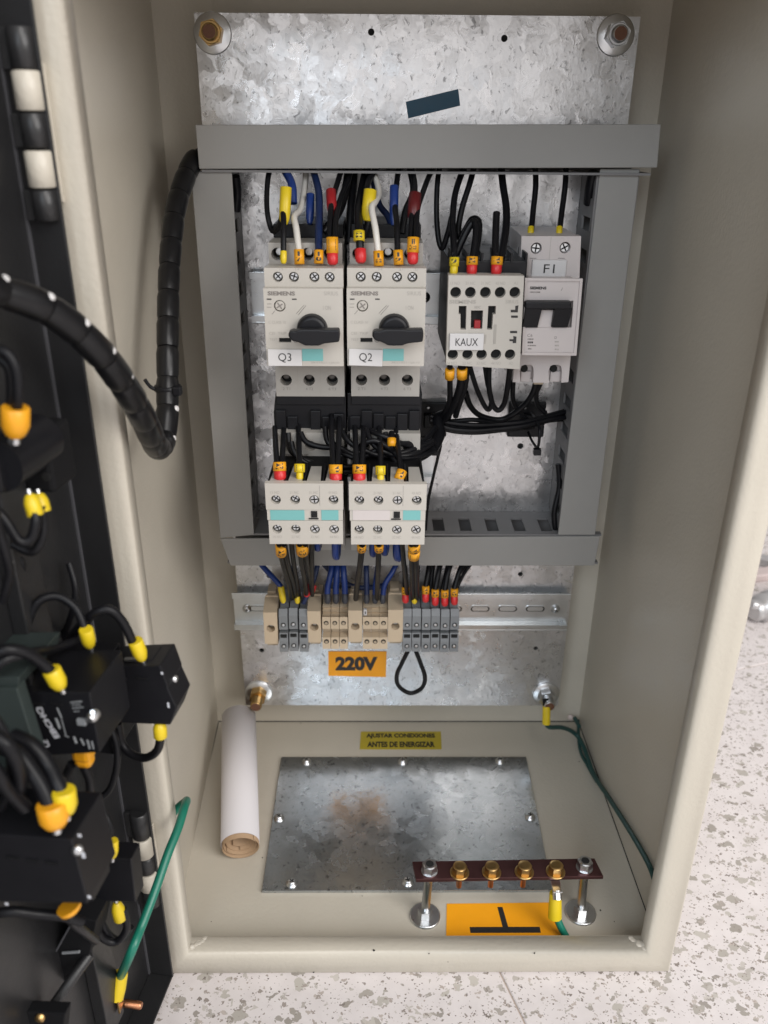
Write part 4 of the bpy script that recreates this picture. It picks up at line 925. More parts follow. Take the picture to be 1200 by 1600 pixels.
pairw('wire pair with orange 5 marker and red ferrules at the left of the right contactor', 557, 566, 664, 730, (('marker', (561.5, 726, YT+8), (561.5, 740, YT+6), 4.0, '5'), ('red', (561.5, 739, YT+6), (561.5, 756, YT+4), 3.7)))
wire('single black wire with yellow ferrule on the right contactor', [(592, 664, -74), (594, 695, -98), (595, 734, YT+10)], ends=(('marker', (594.5, 728, YT+8), (594.5, 742, YT+6), 3.0, '1', 'yellow'), ('yellow', (594.5, 741, YT+6), (595, 756, YT+4), 2.1)), r=1.75, grp=G4)
wire('black wire with orange 4 ring tilted on the right contactor', [(618, 668, -74), (622, 700, -98), (625, 728, -116), (626, 745, YT+10)], ends=(('marker', (628, 736, YT+10), (623, 750, YT+6), 3.1, '4'), ('yellow', (625, 748, YT+6), (625, 757, YT+4), 1.9)), r=1.75, grp=G4)
wire('short black wire wearing a plain orange ring above the right contactor', [(612, 676, -84), (612, 696, -94), (617, 715, -90), (622, 722, -86)], r=1.9, ends=(('marker', (612, 685, -92), (612, 698, -95), 2.8, None),), grp=G4)
G5 = 'tangled black wires behind the contactor leads'
tang = [
 [(450, 676, -86), (455, 705, -90), (485, 722, -92), (520, 730, -92), (560, 728, -90), (600, 722, -88), (640, 716, -84), (672, 704, -70), (684, 684, -55)],
 [(470, 676, -88), (478, 690, -92), (500, 698, -94), (530, 700, -94), (552, 710, -92), (590, 712, -88), (630, 708, -84), (668, 700, -70), (682, 672, -52)],
 [(508, 668, -84), (512, 690, -90), (530, 705, -92), (560, 716, -94), (590, 702, -92), (620, 694, -90), (660, 690, -74), (680, 668, -55)],
 [(530, 668, -84), (545, 690, -92), (570, 704, -94), (600, 712, -92), (640, 704, -86), (675, 688, -70)],
 [(572, 670, -84), (580, 690, -92), (596, 704, -94), (622, 712, -92), (650, 708, -86), (678, 690, -66)],
 [(455, 690, -90), (466, 715, -94), (510, 736, -94), (560, 736, -92), (610, 730, -90), (655, 718, -80), (682, 700, -64)],
 [(575, 672, -82), (600, 682, -90), (640, 696, -84), (670, 690, -70)],
 [(560, 700, -96), (575, 690, -96), (590, 690, -96), (610, 702, -94), (625, 715, -92), (650, 714, -86), (676, 706, -72)],
 [(602, 676, -84), (608, 705, -92), (618, 722, -92)],
]
TL = ('lowest outer arc of the tangle, from the left contactor to the tie mount', 'black wire arching high across both contactor tops', 'black wire crossing under the link module gap', 'black wire starting below the gap and curving right', 'black wire curving right from the second link module',
      'black wire sweeping lowest behind the ferrules', 'short black wire bending toward the tie mount', 'black wire making a small hump between the contactors', 'short black wire dropping behind the orange ring')
for l, p in zip(TL, tang): wire(l, p, r=1.8, grp=G5)
wire('thin black wire falling alone beside the right contactor', [(676, 655, -46), (688, 690, -46), (684, 715, -44), (677, 745, -42), (668, 790, -40), (664, 845, -30)], r=1.1, grp=G5)
wire('thick black stub joining the tangle to the horizontal bundle', [(676, 700, -66), (686, 680, -54), (684, 655, -44), (700, 648, -38)], r=4.2, grp=G5)
# --- below contactors to terminals
G6 = 'wires leaving the bottom of the contactors'
def down(label, p0, p1, m='cable', r=1.8, ends=()): 
    (u0, v0), (u1, v1) = p0, p1
    wire(label, [(u0, v0, -126), (u0+(u1-u0)*.35, v0+(v1-v0)*.4, -100), (u0+(u1-u0)*.8, v0+(v1-v0)*.75, -62), (u1, v1, -38)], m, r, ends, G6)
down('black wire with orange 5 marker under the left contactor', (436, 850), (456, 935), ends=(('marker', (439, 851, -124), (439.5, 865, -119), 3.5, '5'),))
down('black wire sharing the orange 5 marker under the left contactor', (444, 850), (462, 932))
down('black wire with wide orange 6 marker under the left contactor', (468, 850), (479, 930), ends=(('marker', (472, 849, -124), (472.5, 863, -119), 3.9, '6'),))
down('black wire sharing the wide orange 6 marker', (477, 850), (487, 926))
down('black wire between the two left markers', (455, 846), (466, 930), r=1.6)
down('rightmost black wire under the left contactor', (487, 846), (488, 930), r=1.6)
down('black wire with narrow orange marker under the right contactor', (566, 850), (556, 936), r=2.0, ends=(('marker', (565, 850, -124), (565, 859, -121), 2.9, '5'),))
down('black wire with orange 8 marker under the right contactor', (592, 850), (589, 936), r=1.8, ends=(('marker', (592, 850, -124), (592, 859, -121), 3.0, '8'),))
down('left black wire in the two ring orange 41 marker', (643, 850), (645, 936), r=1.8, ends=(('marker', (647, 850, -124), (647, 859, -121), 3.8, '4'), ('marker', (647, 860, -121), (646.5, 870, -117), 3.8, '1')))
down('right black wire in the two ring orange 41 marker', (650, 850), (651, 936), r=1.8)
down('black wire left of the two ring marker', (628, 846), (636, 930), r=1.7)
def bend(label, u, vb, r=2.4, vt=838, rad=6): wire(label, [(u-1, vt, -112), (u-1, vb-6, -108), (u, vb, -102), (u+2, vb-4, -94), (u+3, vt, -88)], 'blue', r, grp='blue wire bends under the contactors')
bend('blue wire bend at the right corner under the left contactor', 525, 870)
bend('blue wire bend showing right of the wide orange marker', 496, 857, 2.2)
bend('blue wire bend left of the orange 8 marker', 583, 866, 2.2)
bend('blue wire bend right of the orange 8 marker', 601, 864, 2.2)
bend('fat blue wire bend left of the two ring marker', 622, 871, 3.0)
G7 = 'wires entering the terminal blocks'
def intb(label, pts, m, r, ends): wire(label, pts, m, r, ends, G7)
intb('blue wire with long yellow sleeve slanting into the left terminal', [(398, 870, -22), (415, 890, -28), (430, 906, -34), (440, 920, -38), (443, 942, -38)], 'blue', 2.1, (('yellow', (439, 916, -38), (443, 942, -40), 2.5),))
intb('dark blue wire with short yellow ferrule into the second grey terminal', [(452, 872, -26), (456, 900, -32), (459, 925, -36)], 'navy', 1.9, (('yellow', (464, 929, -37), (465, 943, -39), 2.1),))
intb('navy wire with two red sleeves beside the second end clamp', [(498, 872, -26), (492, 900, -34), (482, 925, -36), (474, 942, -36)], 'navy', 2.0, (('red', (485, 914, -38), (478, 932, -40), 2.6), ('red', (491, 914, -36), (486, 930, -38), 2.0)))
for i, (u0, u1, l) in enumerate(((519, 512, 'left blue wire of the first grey booted trio'), (527, 525, 'middle blue wire of the first grey booted trio'), (536, 539, 'right blue wire of the first grey booted trio'))):
    intb(l, [(u0, 872, -24), (u0+(u1-u0)*.3, 895, -32), (u1, 918, -36), (u1, 940, -38)], 'blue', 2.4, (('dboot', (u1, 927, -37), (u1, 943, -39), 2.5),))
for i, (u0, u1, l) in enumerate(((572, 573, 'left navy wire into the second beige trio'), (592, 586, 'middle blue wire into the second beige trio'), (624, 598, 'slanting blue wire into the second beige trio'))):
    intb(l, [(u0, 872, -24), (u0+(u1-u0)*.45, 895, -32), (u1+(u0-u1)*.1, 915, -36), (u1, 940, -38)], 'blue' if i else 'navy', 2.1, (('dboot', (u1, 928, -37), (u1, 943, -39), 2.3),))
for u0, u1, va, vb, s_, l in ((632, 633.5, 919, 928, '3', 'black wire with orange 3 marker and red ferrule, leftmost of the six'), (668, 665, 917, 927, '4', 'black wire with orange 4 marker and red ferrule into the third grey terminal'),
        (684, 680, 922, 932, '5', 'black wire with orange 5 marker and red ferrule into the fourth grey terminal'), (699, 695, 923, 933, '8', 'black wire with orange 8 marker and red ferrule into the fifth grey terminal'), (716, 710, 921, 931, '6', 'black wire with orange 6 marker and red ferrule into the last grey terminal')):
    intb(l, [(u0+(u0-640)*.15, 872, -24), (u0+1, 895, -32), (u1, va, -38)], 'cable', 2.1, (('marker', (u1, va-1, -39), (u1, vb, -40), 2.9, s_), ('red', (u1, vb-.5, -40), (u1, vb+14, -42), 2.7)))
intb('black wire with small yellow ferrule between two red ones', [(652, 872, -24), (650, 900, -34), (648, 930, -38)], 'cable', 2.6, (('yellow', (647.5, 930, -39), (647.5, 943, -40), 2.2),))
wire('thin black wire leaning right above the last grey terminal', [(733, 876, -20), (722, 890, -26), (713, 905, -32), (708, 920, -36)], r=1.5, grp=G7)
wire('outermost black wire curving to the right above the bare rail', [(740, 876, -18), (727, 893, -22), (717, 912, -28), (713, 925, -33)], r=1.4, grp=G7)
wire('black wire rising straight beside the orange 8 marked one', [(702, 872, -20), (697, 895, -26), (690, 925, -32)], r=1.7, grp=G7)
wire('black wire behind the orange 5 marked one', [(678, 872, -20), (675, 895, -26), (672, 925, -32)], r=1.9, grp=G7)
wire('blue wire lying behind the first grey booted trio', [(505, 880, -14), (530, 905, -16), (560, 918, -16), (600, 915, -16)], 'navy', 2.2, grp=G7)
wire('black jumper wire hanging as a loop under two grey terminals', [(637, 1018, -40), (628, 1036, -38), (620, 1055, -36), (623, 1072, -34), (641, 1083, -33), (659, 1075, -34), (664, 1058, -36), (657, 1036, -38), (650, 1018, -40)], r=1.75)
# wires lying inside the open sides of the ducts
G8 = 'wires half seen inside the ducts'
wire('dark wire edge bulging from the left duct near its top', [(368, 275, -34), (371, 300, -30), (369, 330, -28)], r=2.6, grp=G8)
wire('dark wire edge bulging from the right duct near its top', [(928, 268, -34), (922, 295, -30), (920, 318, -26)], r=3.4, grp=G8)
wire('long dark wire edge showing low in the right duct', [(872, 725, -26), (874, 760, -28), (866, 800, -32), (868, 828, -32)], r=2.0, grp=G8)

# ================================================================== SPIRAL WRAPPED BUNDLE
def spiral():
    t = thing('wrapped_cable_bundle', at(245, 705, -190), 'thick black cable bundle in segmented spiral wrap, looping from door to duct', 'cable bundle')
    pts = [(-60, 440, -300), (0, 455, -286), (60, 476, -276), (110, 508, -266), (160, 556, -254), (195, 604, -240), (222, 650, -224), (238, 685, -206), (247, 700, -186), (256, 690, -166), (261, 650, -154), (262, 600, -142), (262, 540, -130), (263, 470, -112), (266, 400, -92), (274, 330, -70), (288, 282, -52), (304, 250, -36), (325, 236, -26)]
    P = smoothpath([at(*p) for p in pts], 14)
    # cut to segments of about 14 mm, every segment slightly flared
    acc = [0]
    for a, b in zip(P, P[1:]): acc.append(acc[-1]+(b-a).length)
    def pos(s_):
        s_ = max(0, min(acc[-1]-1e-3, s_))
        for i in range(len(acc)-1):
            if acc[i+1] >= s_: f = (s_-acc[i])/(acc[i+1]-acc[i]+1e-9); return P[i].lerp(P[i+1], f)
    L = 17; n = int(acc[-1]/L)
    G('cable').tube(P, 4.3, 12, spline=False).build('core', t)
    for k in range(n):
        s0, s1 = k*L+.35, (k+1)*L-.2
        q = [pos(s0+(s1-s0)*i/6) for i in range(7)]
        G('wrap').tube(q, lambda tt: 5.95+.3*tt-(.5 if tt > .98 else 0)-(.4 if tt < .02 else 0), 20, spline=False).build('wrap_segment', t)
        if k < 12:
            c = pos(s1); tc = (CAM-c).normalized(); d = (pos(s1+1)-pos(s1-1)).normalized(); sd = d.cross(tc)
            if sd.x+sd.z < 0: sd = -sd
            o = (sd*.84+tc*.54).normalized()
            g = G('label'); g.lathe(c+o*5.2, o, [(0, 1.9), (1.1, 1.8), (1.6, .9)], 12); g.build('highlight_nub', t)  # pale nubs modelled in place of highlights and glimpses at the wrap seams
    c = at(262, 606, -144); g = G('black'); g.lathe(c+Vector((0, 0, -1.6)), (0, 0, 1), [(0, 6.7), (.3, 7.1), (2.9, 7.1), (3.2, 6.7)], 28)
    g.box(c.x+4, c.x+8.5, c.y-7, c.y-2, c.z-2.5, c.z+2.2, .6); g.tube([c+Vector((-6, -3, 0)), c+Vector((-8.5, -4, 2)), c+Vector((-10.5, -5, 6))], 1.1, 6); g.build('cable_tie', t)
spiral()

# ================================================================== FLOOR OF THE BOX
# warning sticker
P = [atz(u, v, -496.6) for u, v in ((562, 1170.5), (690, 1170.5), (689, 1143), (564, 1143))]
g = G('ysticker'); g.hexa([p for p in P]+[p-Vector((0, 0, .35)) for p in P]); ys = g.build('warning_sticker', None, 'small yellow warning sticker printed in capitals behind the gland plate', 'sticker')
c = (P[0]+P[1]+P[2]+P[3])/4
text('AJUSTAR CONEXIONES', c+Vector((0, 5.3, .15)), 61.5, 7.4, 'ink', ys, Y=(0, 1, 0), bold=True); text('ANTES DE ENERGIZAR', c+Vector((0, -5.6, .15)), 59.5, 7.4, 'ink', ys, Y=(0, 1, 0), bold=True)
# earth sticker
P = [atz(u, v, -496.6) for u, v in ((694, 1470), (884, 1470), (862, 1410), (698, 1412))]
P[0].y = P[1].y = -207; P[0].x = 19; P[1].x = 100
g = G('sticker'); g.hexa([p for p in P]+[p-Vector((0, 0, .35)) for p in P]); es = g.build('earth_sticker', None, 'orange earth symbol sticker on the enclosure bottom below the copper bar', 'sticker')
g = G('ink'); g.prism([(57.6, -173), (61.2, -173), (62.9, -189), (59.1, -189)], -496.55, -496.45, 'z'); g.box(36.6, 84.4, -193.6, -189, -496.55, -496.45); g.build('earth_symbol', es)
# copper earth bar
def ground_bar():
    zt = -457
    A, B = atz(644, 1346, zt), atz(929, 1341, zt); Cc, D = atz(650, 1374, zt), atz(943, 1369, zt)
    t = thing('earth_bar', (60, -180, -497), 'dark copper earth bar with brass bolts raised on two zinc studs', 'earth bar')
    g = G('busbar'); g.prism([(Cc.x, Cc.y), (D.x, D.y), (B.x, B.y), (A.x, A.y)], zt-2.8, zt, 'z', .25); g.build('bar', t)
    def on(u, v): return atz(u, v, zt)
    def hexhead(p, r, h, m, name, mark=None):
        g = G(m); g.lathe(p, (0, 0, 1), [(0, r*1.32), (.9, r*1.32), (1.0, r*1.2)], 24)
        b0 = Vector(p)+Vector((0, 0, .9)); g.cyl(b0, b0+Vector((0, 0, h-.8)), r, n=6, smooth=False, rot=.5); g.lathe(b0+Vector((0, 0, h-.85)), (0, 0, 1), [(0, r*.93), (.5, r*.8), (.6, r*.5)], 24)
        o = g.build(name, t)
        if mark: text(mark, b0+Vector((0, 0, h-.1)), r*.95, r*.7, 'brass' if m == 'brass' else 'rust', o, Y=(0, 1, 0), bold=True, name='stamp')
    for i, u in enumerate((718, 768, 819, 868)):
        p = on(u, 1364-i*.5); hexhead(p, 4.9, 6.2, 'brass', 'brass_bolt', ('5.6', '8.8', '8.8', '5.8')[i])
        g = G('copper'); g.cyl(p+Vector((0, 0, -2.5)), p+Vector((0, 0, -12.5)), 1.9, n=14); g.build('bolt_shank', t)
    for u, v, fu, fv in ((671, 1361, 664, 1432), (913, 1356, 907, 1427)):
        p = on(u, v); f = atz(fu, fv, -497)
        g = G('zinc'); g.lathe((f.x, f.y, -496.9), (0, 0, 1), [(0, 10.6), (1.3, 10.6), (1.6, 10)], 36); g.build('floor_washer', t)
        g = G('zinc'); g.cyl((f.x, f.y, -495.3), (f.x, f.y, -489.3), 5.2, n=6, smooth=False, rot=.5); g.build('nut', t)
        g = G('zinc'); h = zt+6+495; pr = [(0, 2.8)]
        k = 1.0
        while k < h-1: pr += [(k, 3.0), (k+.45, 2.65)]; k += .9
        d = Vector((p.x-f.x, p.y-f.y, zt+5+495)).normalized()
        g.lathe((f.x, f.y, -495), d, pr, 16); g.build('stud', t)
        g = G('zinc'); q = Vector((p.x, p.y, zt)); g.lathe(q, (0, 0, 1), [(0, 5.6), (.6, 5.6)], 24); g.cyl(q+Vector((0, 0, .5)), q+Vector((0, 0, 6)), 5.2, n=6, smooth=False, rot=.2); g.cyl(q+Vector((0, 0, 6)), q+Vector((0, 0, 6.8)), 4.4, 4.0, n=20); g.use('hole').cyl(q+Vector((0, 0, 6.82)), q+Vector((0, 0, 6.95)), 2.7, n=16); g.build('top_nut', t)
        g = G('zinc'); g.cyl(q+Vector((0, 0, -2.9)), q+Vector((0, 0, -6.4)), 4.6, n=6, smooth=False); g.build('lower_nut', t)
ground_bar()
dd = Vector((-.155, -.988, 0)).normalized(); dn = Vector((.988, -.155, 0)).normalized(); H = Vector((-171, -228, 0))
def DT(p): return H + dd*p.x + dn*p.y + Vector((0, 0, p.z))       # local (s, n, z)
def D(u, v, s):
    k = ray(u, v); o = CAM-H; t = (s-o.dot(dd))/k.dot(dd); w_ = o+k*t; return Vector((s, w_.dot(dn), w_.z))
def DN(u, v, n):
    k = ray(u, v); o = CAM-H; t = (n-o.dot(dn))/k.dot(dn); return CAM+k*t
# earth lead from the bar: lug, yellow boot, green wire hidden behind the rim, then over the rim to the door
ew = thing('earth_wire', (92, -190, -480), 'bright green earth wire from the copper bar over the left rim to the door stud', 'wire')
p = atz(868, 1380, -461)
g = G('zinc'); g.box(p.x-3.2, p.x+3.2, p.y-8, p.y+9, -461.6, -460.2, .3); g.cyl((p.x, p.y-5, -462), (p.x, p.y-9, -466), 3, n=14); g.build('lug', ew)
a_, b_ = at(868, 1395, -188), at(867, 1433, -192)
g = G('yellow'); g.lathe(a_, b_-a_, [(0, 3.9), (1, 4.1), ((b_-a_).length, 4.7)], 16); g.build('boot', ew)
run = [at(868, 1428, -192), at(876, 1448, -196), at(886, 1466, -199), (101, -204, -491.5), (90, -204, -493.5), (70, -204, -493.5), (0, -203.5, -493.5), (-100, -203.5, -493.5), (-148, -203.5, -493.5), (-156, -203.5, -488), (-157, -203.5, -470), (-156, -203.5, -420), (-153, -204, -385), at(290, 1252, -205), at(288, 1262, -219), at(278, 1295, -232), at(262, 1335, -245), at(243, 1390, -260), at(222, 1445, -274), at(204, 1490, -285), DN(188, 1526, 8)]
G('green').tube(run, 2.5, 12).build('insulation', ew)
a_, b_ = DN(189, 1519, 8), DN(182, 1561, 6.5)
g = G('yellow'); g.lathe(a_, b_-a_, [(0, 3.7), (1, 4.0), ((b_-a_).length*.6, 4.2), ((b_-a_).length, 3.7)], 16); g.build('boot', ew)
c1 = DN(182, 1565, 6.5); g = G('brass'); g.box(c1.x-2.6, c1.x+1.2, c1.y-1, c1.y+3, c1.z-4, c1.z+2, .3); g.box(c1.x+1.2, c1.x+2.2, c1.y-3, c1.y+5, c1.z-6, c1.z+3, .2); g.build('lug', ew)
ew2 = thing('earth_wire', at(853, 1130, -10), 'dark green earth wire from the lower right bolt along the right floor corner', 'wire')
a_, b_ = at(854, 1103, -16), at(853.5, 1131, -20)
g = G('yellow'); g.lathe(a_, b_-a_, [(0, 3.1), (1, 3.3), ((b_-a_).length, 3.4)], 16); g.build('boot', ew2)
g = G('blackm'); g.cyl(at(853, 1092, -12), a_, 3.1, n=12); g.build('lug', ew2)
G('dgreen').tube([at(853, 1128, -19), at(858, 1136, -18), at(880, 1137, -8), (150, 2, -490), (154, -12, -492), (155.2, -45, -493), atx(949, 1243, 156.6), atx(976, 1285, 157.6), atx(1004, 1332, 158.2), atx(1020, 1366, 158.4), (158.6, -201, -462), (157.5, -203, -470), (156.5, -203.5, -490)], 1.95, 10).build('insulation', ew2)
wire('thin second green wire pressed into the right floor corner', [(898, 1122, 20), (905, 1135, 8)], 'dgreen', 1.9)
gg = G('dgreen'); gg.tube([(156, 20, -489), (151, -12, -494.5), (153.2, -34, -494.6), (156.2, -52, -494.9)], 1.4, 8); gg.build('wire', None, 'thinner dark green wire lying on the floor beside the thick one', 'wire')
g = G('pinkd'); p = at(891, 1120, 25); g.lathe(p, (0, -1, 0), [(0, 2.6), (2, 2.4), (3, 1.2)], 12); g.build('plug', None, 'small pale plastic plug in the lower right back corner', 'plug')
g = G('kraft')
# rolled paper lying on the box floor
def roll():
    a_ = Vector((-127.2, -129, -482.6)); b_ = at(373.5, 1119, -14); d = (b_-a_).normalized(); L = (b_-a_).length
    t = thing('paper_roll', a_-Vector((0, 0, 14)), 'white paper roll with brown kraft inside lying on the enclosure bottom', 'paper roll')
    e1 = d.cross(Vector((0, 0, 1))).normalized(); e2 = e1.cross(d)
    def scroll(m, r0, r1, q0, q1, l0, l1, n=70, name='sheet'):
        g = G(m); vs = []; 
        for th_ in (0, .45):
            for l in (l0, l1):
                for i in range(n):
                    f = i/(n-1); q = q0+(q1-q0)*f; r = r0+(r1-r0)*f+th_; vs.append(a_+d*l+e1*(r*math.cos(q))+e2*(r*math.sin(q)))
        F = []
        for i in range(n-1):
            F += [(i, i+1, n+i+1, n+i), (2*n+i, 3*n+i, 3*n+i+1, 2*n+i+1), (i, 2*n+i, 2*n+i+1, i+1), (n+i, n+i+1, 3*n+i+1, 3*n+i)]
        F += [(0, n, 3*n, 2*n), (n-1, 3*n-1, 4*n-1, 2*n-1)]
        g.add(vs, F, True); return g.build(name, t)
    scroll('paper', 13.6, 13.9, -.25, math.pi*1.12, 0, L, name='white_sheet')
    scroll('kraft', 12.4, 13.3, .5, 2*math.pi+.7, -3.4, L-1, name='kraft_sheet')
    scroll('kraft', 10.9, 12.0, 3.6, 2*math.pi+4.2, -1.8, L-1.5, name='kraft_sheet')
    scroll('kraft', 9.2, 10.4, 4.6, 2*math.pi+5.4, .9, L-2, name='kraft_sheet')
    scroll('kraft', 7.6, 8.6, 3.9, 2*math.pi+2.9, 3, L-3, name='kraft_sheet')
    c = a_+d*16
    g = G('ink')
    for i in range(5): 
        q = 1.3+i*.13; r = 7.2
        p0 = a_+d*4+e1*(r*math.cos(q))+e2*(r*math.sin(q)); p1 = a_+d*(13-i)+e1*(r*math.cos(q))+e2*(r*math.sin(q)); g.tube([p0, p1], .35, 4, spline=False)
    g.build('print', t)
roll()

# ================================================================== DOOR (open to the left)
door = thing('enclosure_door', H+Vector((0, 0, -492)), 'black enclosure door swung open to the left, wired from inside', 'door')
def dg(m='black'): g = G(m); g.T = DT; return g
ZD0, ZD1 = D(250, 1600, 30).z-1, 104
dg('door').box(0, 330, -1.6, 0, ZD0, ZD1).build('skin', door)
dg('door').box(-2, -.4, -1.6, 15.6, ZD0, ZD1, .4).build('hinge_side_return', door)
dg('door').box(-.3, 330, .1, 15.4, ZD0-.1, ZD0+1.5, .4).build('bottom_return', door)
dg('dedge').box(-.3, 1.0, .1, 1.1, ZD0+2, ZD1).build('bend_line', door)  # paler thin strip along the hinge-side bend
dg('door').box(44, 62, .1, 7, ZD0+30, ZD1-10, .6).build('stiffener', door)
for z0, z1 in door_barrels:
    g = G('door'); g.lathe((HX, HY, z0+.25), (0, 0, 1), [(0, 4.2), (.6, 5.1), (z1-z0-1, 5.1), (z1-z0-.5, 4.4)], 24); g.box(HX-8, HX, HY-1, HY+1, z0+.3, z1-.5, .3); g.build('hinge_barrel', door)
def dbox(name, u0, u1, v0, v1, s0, s1, parent, m='black', r=.8, n0=None):
    a = D(u0, v0, s1); b = D(u1, v1, s1); g = dg(m); g.box(s0, s1, a.y if n0 is None else n0, b.y, b.z, a.z, r); return g.build(name, parent)
def dwire(label, pts, m='cable', r=1.8, ends=(), grp='black wires on the inside of the door', cat='wire'):
    P = [DT(D(u, v, s)) for u, v, s in pts]
    if not ends: return G(m).tube(P, r, 10).build('wire', None, label, cat, grp)
    t = thing('wire', P[-1], label, cat, grp); G(m).tube(P, r, 10).build('insulation', t)
    for kind, a, b, rr in ends:
        A, B = DT(D(*a)), DT(D(*b)); d = B-A; L = d.length
        G(kind).lathe(A, d, [(0, rr*.9), (.4, rr), (L*.62, rr), (L*.9, rr*.72), (L, rr*.45)], 16).build('ferrule' if kind == 'yellow' else 'marker', t)
        G('zinc').cyl(B-d*.05, B+d*.22, rr*.33, n=10).build('pin', t)
    return t
# pilot device at the top
t1 = thing('pilot_device', DT(Vector((55, 0, D(40, 770, 60).z))), 'round black contact block high on the door, between orange and yellow ferrules', 'pilot device', 'black devices mounted on the door')
c = D(30, 728, 60); g = dg('black'); g.cyl((62, c.y-8, c.z), (30, c.y-8, c.z), 10.5, n=36); g.build('body', t1)
g = dg('black'); g.box(34, 66, 0, c.y-5, c.z-9.5, c.z+9, 1.2); g.build('contact_block', t1)
g = dg('blackm'); c2 = D(60, 722, 40); g.box(20, 40, 0, c2.y+5, c2.z-14, c2.z+13, 2); g.build('mounting_collar', t1)
g = dg('hole')
for u, v in ((61, 704), (72, 745)): p = D(u, v, 40); g.cyl((40.3, p.y, p.z), (38, p.y, p.z), 1.9, n=14)
g.build('screw_hole', t1)
p = D(18, 690, 67); g = dg('zinc'); g.lathe((66, p.y, p.z), (1, 0, 0), [(0, 1.6), (1, 1.5), (1.3, .8)], 10); g.build('terminal_screw', t1)
dwire('black wire pair dropping into the orange marker at the upper left', [(-12, 545, 70), (12, 553, 70), (26, 580, 70), (28, 612, 70), (26, 640, 68)], r=2.0, ends=(('orange', (24, 636, 68), (24, 683, 68), 5.0),))
dwire('second black wire beside the pair above the orange marker', [(0, 560, 66), (14, 575, 66), (18, 605, 66), (16, 645, 66)], r=1.9)
dwire('black wire curling under the round contact block to a yellow ferrule', [(-10, 792, 70), (10, 815, 70), (30, 845, 70), (48, 842, 68), (56, 815, 66), (52, 795, 64)], r=2.0, ends=(('yellow', (56, 806, 64), (46, 772, 62), 3.1),))
dwire('outer black wire rising to the second yellow ferrule', [(20, 850, 62), (50, 862, 62), (66, 840, 60), (68, 812, 58), (64, 790, 58)], r=1.9, ends=(('yellow', (68, 800, 57), (60, 771, 55), 3.0),))
dwire('black wire sweeping down at the left edge below the round block', [(-8, 800, 84), (-2, 830, 82), (10, 870, 80), (14, 900, 78), (4, 940, 78)], r=1.9)
p = D(12, 882, 80); dg('zinc').lathe((78, p.y, p.z), (1, 0, 0), [(0, 1.3), (1, 1)], 8).build('pin', t1)
# selector block with printed face
t2 = thing('selector_switch', DT(Vector((70, 0, D(60, 1175, 82).z))), 'black switch block with white print beside a grey bracket', 'switch', 'black devices mounted on the door')
def dprism(name, px, s_front, s_back, parent, m='black', r=.5):
    P = [D(u, v, s_front) for u, v in px]; g = dg(m)
    b = bmesh.new(); A = [b.verts.new((s_front, p.y, p.z)) for p in P]; B = [b.verts.new((s_back, p.y, p.z)) for p in P]; n = len(P)
    b.faces.new(A); b.faces.new(B[::-1])
    for i in range(n): b.faces.new([A[i], B[i], B[(i+1) % n], A[(i+1) % n]])
    bmesh.ops.recalc_face_normals(b, faces=b.faces[:])
    if r: bmesh.ops.bevel(b, geom=b.edges[:], offset=r, segments=2, affect='EDGES', profile=.5)
    b.verts.index_update(); g.bm(b); return g.build(name, parent)
bd = dprism('body', [(28, 1082), (140, 1082), (156, 1176), (58, 1182)], 82, 52, t2)
dprism('rear_block', [(60, 1048), (150, 1052), (166, 1140), (80, 1140)], 54, 30, t2)
pf = 82.15
def dtext(s, u, v, wpx, hpx, m, parent, ang, s_=pf):
    p = D(u, v, s_); k = ((DT(p)-CAM).dot(FW))/FPX; q = math.radians(ang); V1 = -0; 
    X = dn*math.cos(q)+Vector((0, 0, 1))*math.sin(q); Yv = -dn*math.sin(q)+Vector((0, 0, 1))*math.cos(q)
    text(s, DT(p), wpx*k, hpx*k, m, parent, X=X, Y=Yv, bold=(m == 'inkw'))
dtext('EBCHQ', 75, 1129, 62, 13, 'inkw', bd, 112); dtext('CE', 71, 1162, 14, 13, 'inkw', bd, 100)
g = dg('tgrey')
for u0, v0, u1, v1, w_ in ((87, 1122, 93, 1138, 1.2), (89, 1106, 96, 1122, .8), (96, 1124, 103, 1150, .5), (101, 1150, 108, 1152, .5), (110, 1098, 128, 1096, .7), (112, 1102, 126, 1101, .5), (113, 1107, 130, 1105, .6), (115, 1112, 124, 1111, .5), (115, 1151, 119, 1161, 1.3), (126, 1154, 131, 1164, 1.0), (136, 1156, 140, 1170, 1.0), (143, 1158, 146, 1170, .8)):   # print too small to read
    A, B = D(u0, v0, 82.1), D(u1, v1, 82.1); g.tube([(82.05, A.y, A.z), (82.05, B.y, B.z)], w_*.5, 4, spline=False)
g.build('print', bd)
g = dg('zinc'); p = D(141, 1124, 84); g.lathe((80, p.y, p.z), (1, 0, 0), [(0, 2.6), (3, 2.4), (4.5, 1.3)], 12); p = D(143, 1117, 84); g.lathe((82, p.y, p.z), (1, .2, .6), [(0, 1.3), (1.8, 1.0)], 8); g.build('contact_screw', t2)
g = dg('tgrey'); p = D(128, 1129, 83); g.box(81, 83.4, p.y-2.2, p.y+1.6, p.z-1.5, p.z+1.5, .3); g.build('contact_arm', t2)
br = thing('metal_bracket', DT(Vector((92, 0, D(30, 1200, 92).z))), 'grey green metal bracket on the door left of the printed switch', 'bracket')
dprism('plate', [(-60, 1076), (26, 1076), (58, 1178), (62, 1200), (-60, 1200)], 94, 88, br, 'dgrey', .4)
dprism('top_flange', [(-60, 1058), (30, 1058), (27, 1078), (-60, 1078)], 92, 60, br, 'dgrey', .4)
g = dg('zinc'); p = D(38, 1052, 74)
for k in range(5): g.box(70+k*1.5, 71.2+k*1.5, p.y-3+k*.8, p.y+1+k*.8, p.z-4, p.z+4, .2)
g.build('spring', br)
